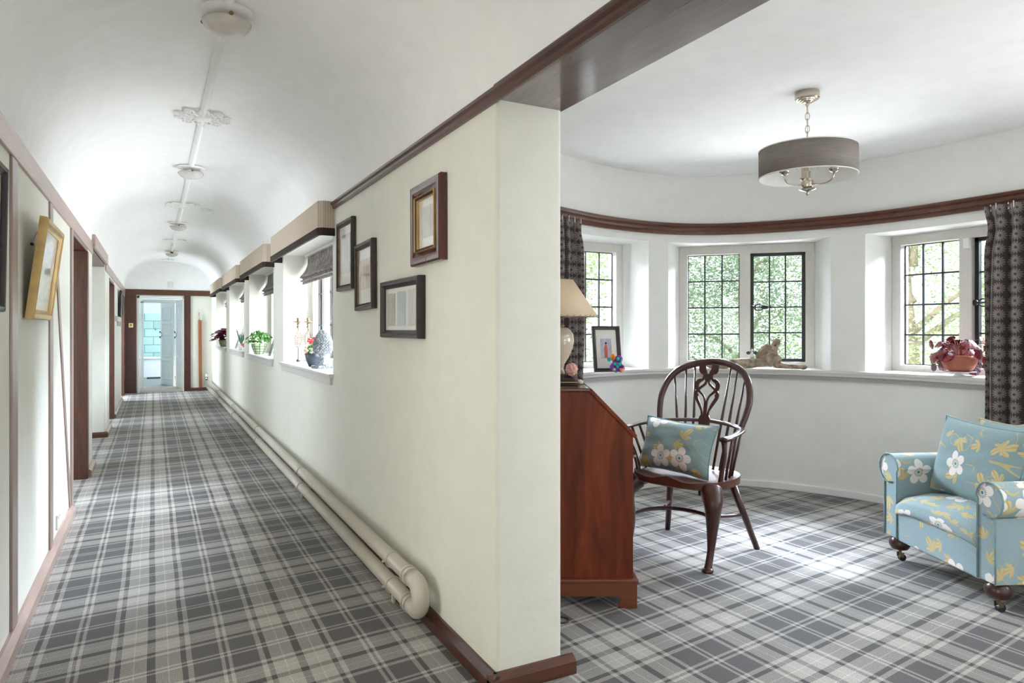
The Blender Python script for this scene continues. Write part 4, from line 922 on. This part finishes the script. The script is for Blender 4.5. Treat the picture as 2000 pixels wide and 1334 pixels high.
# ---- windsor chair
ch=thing('windsor_armchair','dark polished windsor armchair with pierced splat beside the bureau','chair',(2.674,2.959,0),math.radians(-70))
def seat():
    n=40; out=[]
    ring=[]
    for k in range(n):
        a=2*PI*k/n; c,s=math.cos(a),math.sin(a)
        x=.285*math.copysign(abs(c)**.62,c); y=.235*math.copysign(abs(s)**.72,s)
        if s>0: x*=1-.10*s
        ring.append((x,y))
    b=MB(); vs=[];fs=[]
    def dish(x,y,r): return .445-.020*(1-r**2.5)*1.0-.012*(1 if y<0 else 0)*math.exp(-((abs(x)-.12)/.07)**2)*(r if y<0 else 0)+.012*math.exp(-(x/.035)**2)*(-y/.24 if y<0 else 0)
    rs=[0.02,.2,.4,.6,.75,.88,.97,1.0]
    for r in rs:
        for x,y in ring: vs.append((x*r,y*r,dish(x*r,y*r,r)))
    for x,y in ring: vs.append((x*.995,y*.995,.404))
    for x,y in ring: vs.append((x*.93,y*.93,.396))
    R=len(rs)+2
    for j in range(R-1):
        for i in range(n): fs.append((j*n+i,j*n+(i+1)%n,(j+1)*n+(i+1)%n,(j+1)*n+i))
    fs.append(list(range(n))); fs.append([(R-1)*n+i for i in range(n)][::-1])
    return b.add(vs,fs)
seat().build('seat','seat',ch,smooth=True,angle=60)
for s in(-1,1):
    # cabriole front legs
    p=smooth_path([(s*.225,-.165,.400),(s*.255,-.205,.355),(s*.260,-.215,.30),(s*.248,-.200,.20),(s*.243,-.205,.10),(s*.246,-.235,.035),(s*.247,-.250,.0)],5)
    n=len(p); rr=[(.058,.052,.041,.029,.019,.019,.027)[min(6,int(i/(n-1)*6))]*(1-(i/(n-1)*6)%1)+(.058,.052,.041,.029,.019,.019,.027)[min(6,int(i/(n-1)*6)+1)]*((i/(n-1)*6)%1) for i in range(n)]
    b=MB().tube(p,rr,14,up=(0,1,0)); b.lathe([(.026,0),(.031,.006),(.030,.014),(.020,.022)],16,Tr(s*.247,-.250,0)); b.box(s*.20-.03,-.20,.375,s*.20+.06 if s>0 else s*.20+.03,-.14,.408); b.build('front_leg','chair',ch,smooth=True)
    MB().tube([(s*.185,.150,.41),(s*.285,.285,0)],[.0215,.0165],12).build('rear_leg','chair',ch,smooth=True)
    MB().tube(smooth_path([(s*.235,.225,.20),(s*.20,.12,.205),(s*.155,.02,.215)],4),.009,8).build('stretcher_spur','chair',ch,smooth=True)
    # arm
b=MB().tube(smooth_path([(-.244,-.20,.20),(-.215,-.08,.208),(-.12,.01,.215),(0,.03,.218),(.12,.01,.215),(.215,-.08,.208),(.244,-.20,.20)],6),.0125,10); b.build('crinoline_stretcher','chair',ch,smooth=True)
armp=[(-.315,-.215,.682),(-.318,-.16,.684),(-.305,-.02,.690),(-.275,.10,.697),(-.17,.19,.705),(0,.225,.712),(.17,.19,.705),(.275,.10,.697),(.305,-.02,.690),(.318,-.16,.684),(.315,-.215,.682)]
pa=smooth_path(armp,6); n=len(pa)
b=MB().tube(pa,[.021 if .13<i/n<.87 else .026 for i in range(n)],10,up=(0,0,1),flat=.55); b.build('arm_bow','chair',ch,smooth=True)
def hoop(t_):
    """t 0..1 left foot to right foot"""
    a=PI*t_; 
    pts=[(-.255,.70),(-.272,.78),(-.276,.86),(-.245,.955),(-.165,1.022),(0,1.055),(.165,1.022),(.245,.955),(.276,.86),(.272,.78),(.255,.70)]
    return pts
def lean(z): return .135+(z-.70)*.44+0.0
hp=smooth_path([(x,lean(z)+(.06 if abs(x)<.2 else .03)*(1-min(1,abs(x)/.276))*1.0,z) for x,z in hoop(0)],6)
MB().tube(hp,[.0165+.004*math.sin(PI*i/(len(hp)-1)) for i in range(len(hp))],10).build('back_hoop','chair',ch,smooth=True)
def hoop_z(x):
    best=min(hp,key=lambda q:abs(q.x-x)+(10 if q.z<.8 and abs(x)<.25 else 0)); return best
for s in(-1,1):
    for x0,x1 in((.055+.02,.105),(.115,.165),(.155,.222)):
        q=hoop_z(s*x1); MB().tube([(s*x0,.165,.44),(s*(x0*.5+x1*.5),(.165+q.y)/2+.012,(.44+q.z)/2),(q.x,q.y,q.z-.008)],[.0075,.0085,.006],8).build('spindle','chair',ch,smooth=True)
    for (xb,yb,xt,yt) in((.235,.03,.300,-.02),(.225,.085,.290,.055),(.245,-.035,.310,-.09)):
        MB().tube([(s*xb,yb,.44),(s*xt,yt,.685)],.0075,8).build('arm_spindle','chair',ch,smooth=True)
    MB().tube(smooth_path([(s*.250,-.110,.43),(s*.262,-.115,.50),(s*.285,-.135,.58),(s*.312,-.195,.675)],5),[.017,.0165,.016,.0155,.015,.015,.015,.015,.015,.015,.015,.015,.015,.016,.018,.019],10,flat=.8).build('arm_post','chair',ch,smooth=True)
# pierced splat (2D strokes in x,z, laid on the leaning back)
zs0,zs1=.70,1.04
def sp(x,z): zz=zs0+(zs1-zs0)*z; q=.205+(zz-.70)*.20; return (x*.5,q,zz)
def strip(b,pts,w):
    P=smooth_path([(x,0,z) for x,z in pts],5); n=len(P); vs=[];fs=[]; ws=w if isinstance(w,list) else [w,w]
    for i,p in enumerate(P):
        d=(P[min(i+1,n-1)]-P[max(i-1,0)]); d=Vector((d.x*.5,0,d.z*(zs1-zs0))).normalized(); nr=Vector((-d.z,0,d.x)); f=i/(n-1)*(len(ws)-1); k=min(int(f),len(ws)-2); ww=ws[k]+(ws[k+1]-ws[k])*(f-k)
        c=Vector(sp(p.x,p.z))
        for sgn,dy in((-1,-.005),(1,-.005),(1,.005),(-1,.005)): q=c+nr*sgn*ww/2; vs.append((q.x,q.y+dy,q.z))
    for i in range(n-1):
        for k in range(4): fs.append((i*4+k,i*4+(k+1)%4,i*4+4+(k+1)%4,i*4+4+k))
    fs.append((3,2,1,0)); fs.append(tuple((n-1)*4+k for k in range(4))); b.add(vs,fs)
b=MB()
strip(b,[(0,-.75),(0,-.35),(0,.0),(0,.06)],[.075,.062,.068,.070]); strip(b,[(0,.04),(0,.09),(0,.13)],[.078,.066,.048])
for s in(-1,1):
    strip(b,[(s*.035,.10),(s*.045,.20),(s*.085,.32),(s*.125,.42),(s*.135,.50),(s*.095,.58),(s*.03,.66),(s*.012,.74)],[.012,.010,.018,.020,.018,.014,.014,.012])
    strip(b,[(s*.006,.10),(s*.008,.25),(s*.012,.36),(s*.035,.45),(s*.085,.52),(s*.125,.58),(s*.130,.66),(s*.105,.71),(s*.062,.74),(s*.048,.80),(s*.06,.86)],[.012,.012,.010,.010,.014,.022,.026,.024,.014,.014,.020])
    strip(b,[(s*.012,.72),(s*.03,.80),(s*.05,.86),(s*.075,.90),(s*.085,1.0)],[.018,.022,.034,.044,.040]); b.ell(sp(s*.130,.67),.013,.006,.014); b.ell(sp(s*.120,.47),.010,.006,.012)
strip(b,[(0,.70),(0,.84)],[.020,.030]); b.build('splat','chair',ch)

# ---- cushions
def cushion(name,label,loc,rot,w,h,th,mat,seed,cat='cushion',pipe='piping',rz=0,group=None):
    t=thing(name,label,cat,loc,0,group); t.rotation_euler=rot; rnd=random.Random(seed); N_=22
    def shp(u,v,s):
        x,y=2*u-1,2*v-1; e=(1-abs(x)**3.0)*(1-abs(y)**3.0); px=x*(1-.085*(1-abs(y)**2)*1.0+.0); py=y*(1-.085*(1-abs(x)**2))
        wr=.05*math.sin(7*x+5*y+seed)*(e**.5)+.03*math.sin(13*y-4*x+seed)*(e**.5)
        return (px*w/2,s*th/2*(max(e,0)**.55)*(1+wr),py*h/2)
    b=MB(); b.grid(lambda u,v:shp(u,v,-1),N_,N_,None,lambda u,v:(u*w,v*h)); b.grid(lambda u,v:shp(1-u,v,1),N_,N_,None,lambda u,v:(u*w+.5,v*h+.4)); b.build('cover',mat,t,smooth=True)
    e=[]
    for k in range(N_): e.append(shp(k/N_,0,1))
    for k in range(N_): e.append(shp(1,k/N_,1))
    for k in range(N_): e.append(shp(1-k/N_,1,1))
    for k in range(N_): e.append(shp(0,1-k/N_,1))
    MB().tube(e,.0045,6,closed=True).build('piping',pipe,t,smooth=True); return t
def local(o,x,y,z):
    c,s=math.cos(o.rotation_euler.z),math.sin(o.rotation_euler.z); return (o.location.x+x*c-y*s,o.location.y+x*s+y*c,o.location.z+z)
M['pip_blue']=simple('blue_piping',(.20,.33,.36),.7,var=.1)
cushion('cushion','blue floral cushion leaning on the back of the windsor chair',local(ch,-.055,-.02,.583),(math.radians(-20),math.radians(3),math.radians(-70)),.45,.30,.17,M['floral2'],3,pipe='pip_blue')

# ---- armchair
ac=thing('armchair','low scroll-arm armchair in pale blue floral fabric at the right edge','armchair',(3.42,1.99,0),math.radians(-113))
def armprof(s):
    xi,xo=.282,.385; p=[(xi,.135),(xi,.49)]; cxr,czr,r=.350,.500,.078
    for k in range(0,15): a=PI*.98-k/14*(PI*1.62); p.append((cxr+r*math.cos(a),czr+r*math.sin(a)))
    p+=[(xo,.425),(xo,.135)]; return [(s*x,z) for x,z in p]
for s in(-1,1):
    b=MB().prism(armprof(s),-.03,.60,Rxz); ar=b.build('arm','floral',ac,angle=50,bevel=.012,bseg=3)
    pp=[(x,-.034,z) for x,z in armprof(s)]; MB().tube(pp,.0045,6).build('arm_piping','pip_blue',ar,smooth=True)
def rbox(b,x0,y0,z0,x1,y1,z1): return b.box(x0,y0,z0,x1,y1,z1)
rbox(MB(),-.285,-.030,.125,.285,.05,.288).build('front_rail','floral',ac,bevel=.012,bseg=3,angle=50)
MB().tube([(-.284,-.033,.290),(.284,-.033,.290)],.005,6).build('rail_piping','piping',ac,smooth=True)
b=MB()
def seatfn(u,v):
    # u across, v from front bottom over top to back
    x=-.280+.560*u
    pts=[(-.020,.282),(-.040,.305),(-.034,.345),(.0,.375),(.12,.392),(.35,.385),(.56,.36)]
    f=v*(len(pts)-1); k=min(int(f),len(pts)-2); q=f-k; y=pts[k][0]+(pts[k+1][0]-pts[k][0])*q; z=pts[k][1]+(pts[k+1][1]-pts[k][1])*q
    cr=1-abs(2*u-1)**3; return (x,y-.006*cr,z-(1-cr)*.03*(0 if v<.1 else 1)+.012*cr*(0 if v<.2 else 1))
b.grid(seatfn,24,24,None,lambda u,v:(u*.52+.07,v*.75)); b.build('seat_cushion','floral',ac,smooth=True,solid=.01)
MB().box(-.282,.03,.13,.282,.60,.30).build('seat_base','floral',ac)
# back: rounded upright panel
def backp():
    out=[(-.30,.30)]
    for k in range(17): a=PI-k*PI/16; out.append((.34*math.cos(a)*(1 if abs(math.cos(a))<.95 else .98),.60+.175*math.sin(a)))
    out.append((.30,.30)); return out
bk=MB().prism(backp(),0,.13,Tr(0,.44,0)@Matrix.Shear('XY',4,(0,0))@Rxz); 
for i,(x,y,z) in enumerate(bk.v): bk.v[i]=(x,y+(z-.3)*.22,z)
bk.build('backrest','floral',ac,bevel=.03,bseg=4,angle=50)
for s in(-1,1):
    for y in(.02,.56):
        b=MB().lathe([(.018,.060),(.040,.066),(.052,.085),(.054,.100),(.046,.120),(.035,.132),(.03,.14)],24,Tr(s*.335,y,0)); lg=b.build('bun_foot','chair',ac,smooth=True)
        c=MB().tube([(s*.335,y,.062),(s*.335,y+.004,.036)],.008,8); c.box(s*.335-.014,y-.008,.022,s*.335-.011,y+.016,.046); c.box(s*.335+.011,y-.008,.022,s*.335+.014,y+.016,.046); c.build('caster_fork','brass',lg)
        MB().tube([(s*.335-.010,y+.012,.018),(s*.335+.010,y+.012,.018)],.018,16).build('caster_wheel','iron',lg,angle=40)
cushion('cushion','front blue floral cushion with white flowers propped on the armchair',local(ac,.0,.20,.590),(math.radians(-14),math.radians(1),math.radians(-113)),.57,.40,.16,M['floral3'],8,pipe='pip_blue')
cushion('cushion','rear floral cushion with cream piped edge behind the front armchair cushion',local(ac,.05,.335,.595),(math.radians(-14),math.radians(-2),math.radians(-113)),.52,.40,.10,M['floral2'],11)

# ---- sill objects in the bay
SB=.94
# framed photo (generic figure in red)
def seg(u,t): return W((u-1000)/1333*t,t)
px,py=seg(1184,4.98)
t=thing('photo_frame','black photo frame with a white mount on the left bay sill','photo frame',(px,py,SB),-YAW+math.radians(14)); R=Tr(0,0,.165)@Rx(math.radians(-9))@Ry(math.radians(0))
MB().frame(.215,.335,[(0,0),(0,.016),(.012,.020),(.026,.014),(.028,0)],R).build('frame','blackwood',t,angle=35)
MB().box(-.082,-.006,-.142,.082,-.002,.142,R).build('mount','mount',t); MB().box(-.045,-.0075,-.07,.040,-.006,.075,R).build('photograph',simple('pale_photo_background',(.40,.40,.46),.4,var=.25,scale=25),t)
f=MB(); f.tube([(-.004,-.0085,-.065),(-.006,-.0085,-.01),(-.004,-.0085,.03)],[.010,.013,.008],8,Mx=R,flat=.15,up=(0,1,0)); f.build('photographed_figure',simple('faded_red',(.50,.08,.05),.5),t); MB().ell((-.004,-.0085,.042),.008,.001,.009,R,10,6).build('photographed_head','iron',t)
MB().box(-.02,.0,-.0,.02,.004,.19,Tr(0,.075,0)@Rx(math.radians(22))).build('easel_back','blackwood',t)
px,py=seg(1203,4.87)
t=thing('soft_toy','small purple, teal and orange crocheted soft toy leaning on the photo frame','soft toy',(px,py,SB+.001),-YAW)
MB().ell((.0,0,.045),.034,.030,.042).ell((.02,0,.095),.028,.026,.028).ell((-.018,0,.10),.018,.018,.02).tube(smooth_path([(-.02,-.01,.06),(-.036,-.022,.04),(-.022,-.030,.024)],4),.013,8).tube(smooth_path([(.02,-.01,.05),(.042,-.016,.045),(.050,-.020,.028)],4),.013,8).tube(smooth_path([(.0,-.01,.03),(.012,-.03,.02),(.028,-.038,.018)],4),.013,8).build('body','purple',t,smooth=True,remesh=.004)
MB().ell((-.022,-.004,.108),.020,.022,.026).ell((.028,-.035,.018),.015,.014,.016).build('orange_patches','orange',t,smooth=True)
b=MB()
for p,r in(((-.050,-.008,.094),.014),((.010,-.024,.098),.012),((.030,-.018,.088),.010),((.018,-.027,.058),.012),((-.012,-.028,.062),.012),((.004,-.030,.042),.010),((.030,-.014,.066),.011),((-.002,-.02,.014),.013)): b.ell(p,r,r*.55,r*1.15)
b.build('teal_patches','teal',t,smooth=True)
b=MB()
for p in((-.018,-.03,.024),(.052,-.02,.03),(.048,-.018,.018)): b.ell(p,.013,.012,.010)
b.build('cream_paws','knitflower',t,smooth=True)
# hare sculpture
hx,hy=seg(1478,5.30); ang=math.atan2(WMid[1][1]-WMid[0][1],WMid[1][0]-WMid[0][0])+math.radians(6)
ha=thing('hare_sculpture','carved reclining hare with its nose raised on the middle bay sill','sculpture',(hx,hy-.0,SB),ang)
b=MB()
b.tube(smooth_path([(-.34,0,.022),(-.26,0,.045),(-.14,0,.050),(0,0,.052),(.10,0,.066),(.165,0,.080)],5),[.020+.001*i for i in range(26)][:26],14)
b.ell((-.25,0,.040),.075,.050,.042); b.ell((-.08,0,.045),.12,.045,.042)
b.tube(smooth_path([(.07,0,.055),(.110,0,.09),(.122,0,.13),(.128,0,.165)],4),[.050,.050,.050,.048,.046,.042,.038,.034,.031,.029,.028,.028,.028],14); b.ell((.140,0,.082),.046,.040,.040)
b.ell((.126,0,.172),.034,.033,.030); b.tube(smooth_path([(.126,0,.168),(.140,0,.20),(.156,0,.236)],4),[.030,.032,.031,.029,.027,.025,.023,.020,.015],14); b.ell((.158,0,.205),.016,.020,.026)
b.tube([(.13,-.028,.036),(.22,-.030,.026),(.31,-.032,.022),(.335,-.032,.020)],[.026,.021,.018,.021],10); b.tube([(.13,.028,.036),(.22,.030,.026),(.30,.032,.022)],[.026,.021,.018],10)
b.ell((.335,-.032,.021),.026,.018,.020); b.ell((-.33,-.03,.022),.05,.02,.02)
b.build('body','fur',ha,remesh=.006)
for s in(-1,1):
    e=MB(); R=Tr(.048,s*.034,.138)@Ry(math.radians(-44))@Rz(s*.3)
    e.ell((0,0,0),.078,.012,.030,R,20,12); er=e.build('ear','fur',ha,smooth=True)
    MB().ell((0,-.009,0),.062,.006,.019,R,18,10).build('inner_ear','earin',er,smooth=True)
MB().ell((.160,0,.247),.009,.011,.006).build('nose','earin',ha,smooth=True)
MB().ell((.132,-.032,.186),.007,.004,.007).build('eye','iron',ha,smooth=True)
bx,by,_=local(ha,-.035,0,0)
t=thing('winged_figurine','tiny white figurine with dark wings perched on the hare back','figurine',(bx,by,SB+.090),ang)
MB().lathe([(.018,0),(.014,.018),(.008,.040),(.006,.045)],14).ell((0,0,.056),.009,.009,.010).tube([(0,0,.06),(.001,0,.078)],[.004,.001],6).build('body',simple('white_porcelain',(.68,.68,.66),.2,var=.05),t,smooth=True)
for s in(-1,1): MB().ell((s*.026,.004,.036),.015,.002,.013,None,12,8).build('wing',simple('dark_wing',(.05,.06,.07),.3),t,smooth=True)
# begonia on right sill
gx,gy=4.68,2.60
t=thing('potted_begonia','dark red veined begonia in a terracotta bowl on the right bay sill','potted plant',(gx,gy,SB))
MB().lathe([(.040,0),(.030,.008),(.026,.020),(.05,.026),(.095,.030),(.096,.034),(.001,.034)],32).build('cake_stand_saucer','white',t,angle=40)
MB().lathe([(.052,.034),(.080,.050),(.098,.085),(.102,.115),(.095,.14),(.088,.14),(.088,.12),(.001,.115)],36).build('terracotta_bowl','terracotta',t,smooth=True)
b=MB(); st=MB(); rb=random.Random(21)
def leaf(b,c,d,nrm,L):
    d=d.normalized(); w=d.cross(nrm).normalized(); nrm=w.cross(d).normalized(); K=22; o=[]; us=[]
    ring=[];ru=[]
    for k in range(K):
        a=2*PI*k/K; r=.62+.30*math.cos(a)-.28*math.exp(-((a-PI)/.35)**2)+.05*math.sin(9*a); r*=1+.10*math.sin(a)
        ring.append((r*math.cos(a),r*math.sin(a))); 
    vs=[c+nrm*.0]; uv0=(0,0)
    for f in(.5,1.0):
        for x,y in ring:
            rr=math.hypot(x,y)*f; vs.append(c+(d*x+w*y)*L*f+nrm*L*(.10*f-.32*(f**2)*rr+.05*math.sin(9*math.atan2(y,x))*f))
    fs=[];uv=[]
    U=lambda f,k:(ring[k][0]*f/.9,ring[k][1]*f/.9)
    for k in range(K):
        k2=(k+1)%K; fs.append((0,1+k,1+k2)); uv.append([(0,0),U(.5,k),U(.5,k2)]); fs.append((1+k,1+K+k,1+K+k2,1+k2)); uv.append([U(.5,k),U(1,k),U(1,k2),U(.5,k2)])
    b.add(vs,fs,None,uv)
for k in range(46):
    a=rb.uniform(0,2*PI); e=rb.uniform(0,1); R_=.06+.115*rb.random()**.6*(1 if e<.75 else .55); z=.135+.115*e+rb.uniform(-.03,.02)
    if k<14: z=.06+rb.random()*.08; R_=.135+rb.random()*.035
    c=Vector((R_*math.cos(a),R_*math.sin(a)*1.1,z)); out=Vector((math.cos(a),math.sin(a),0)); d=out*(.5 if k>=14 else .3)+Vector((0,0,-.5 if k>=14 else -1))+Vector((rb.uniform(-.4,.4),rb.uniform(-.4,.4),0)); nr=out*(.7 if k>=14 else 1.4)+Vector((0,0,1.0-.6*(R_/.17)))
    leaf(b,c,d,nr,.058*rb.uniform(.75,1.2)); st.tube(smooth_path([(0,0,.115),tuple(c*.55+Vector((0,0,.09))),tuple(c)],3),.0022,5)
c=Vector((.03,-.245,.075)); leaf(b,c,Vector((0,-.3,-1)),Vector((-1,-.3,.1)),.060); st.tube(smooth_path([(0,0,.125),(.01,-.14,.17),tuple(c)],4),.0022,5)
b.build('leaves','begonia',t,smooth=True); st.build('stems',simple('red_stem',(.20,.05,.04),.5),t,smooth=True)

# lamp cable on the carpet
cx_,cy_=W((1098-1000)/1333*2.93,2.93)
o=MB().tube(smooth_path([(-.10,.10,.004),(-.05,.05,.004),(.0,.03,.004),(.025,.0,.004),(.012,-.028,.004),(-.02,-.03,.004),(-.06,.0,.004),(-.12,.05,.004)],6),.004,8).build('lamp_cable','brownwood',smooth=True,loc=(cx_,cy_,0)); tag(o,'loop of dark lamp cable on the carpet under the bureau end by the wall','cable')
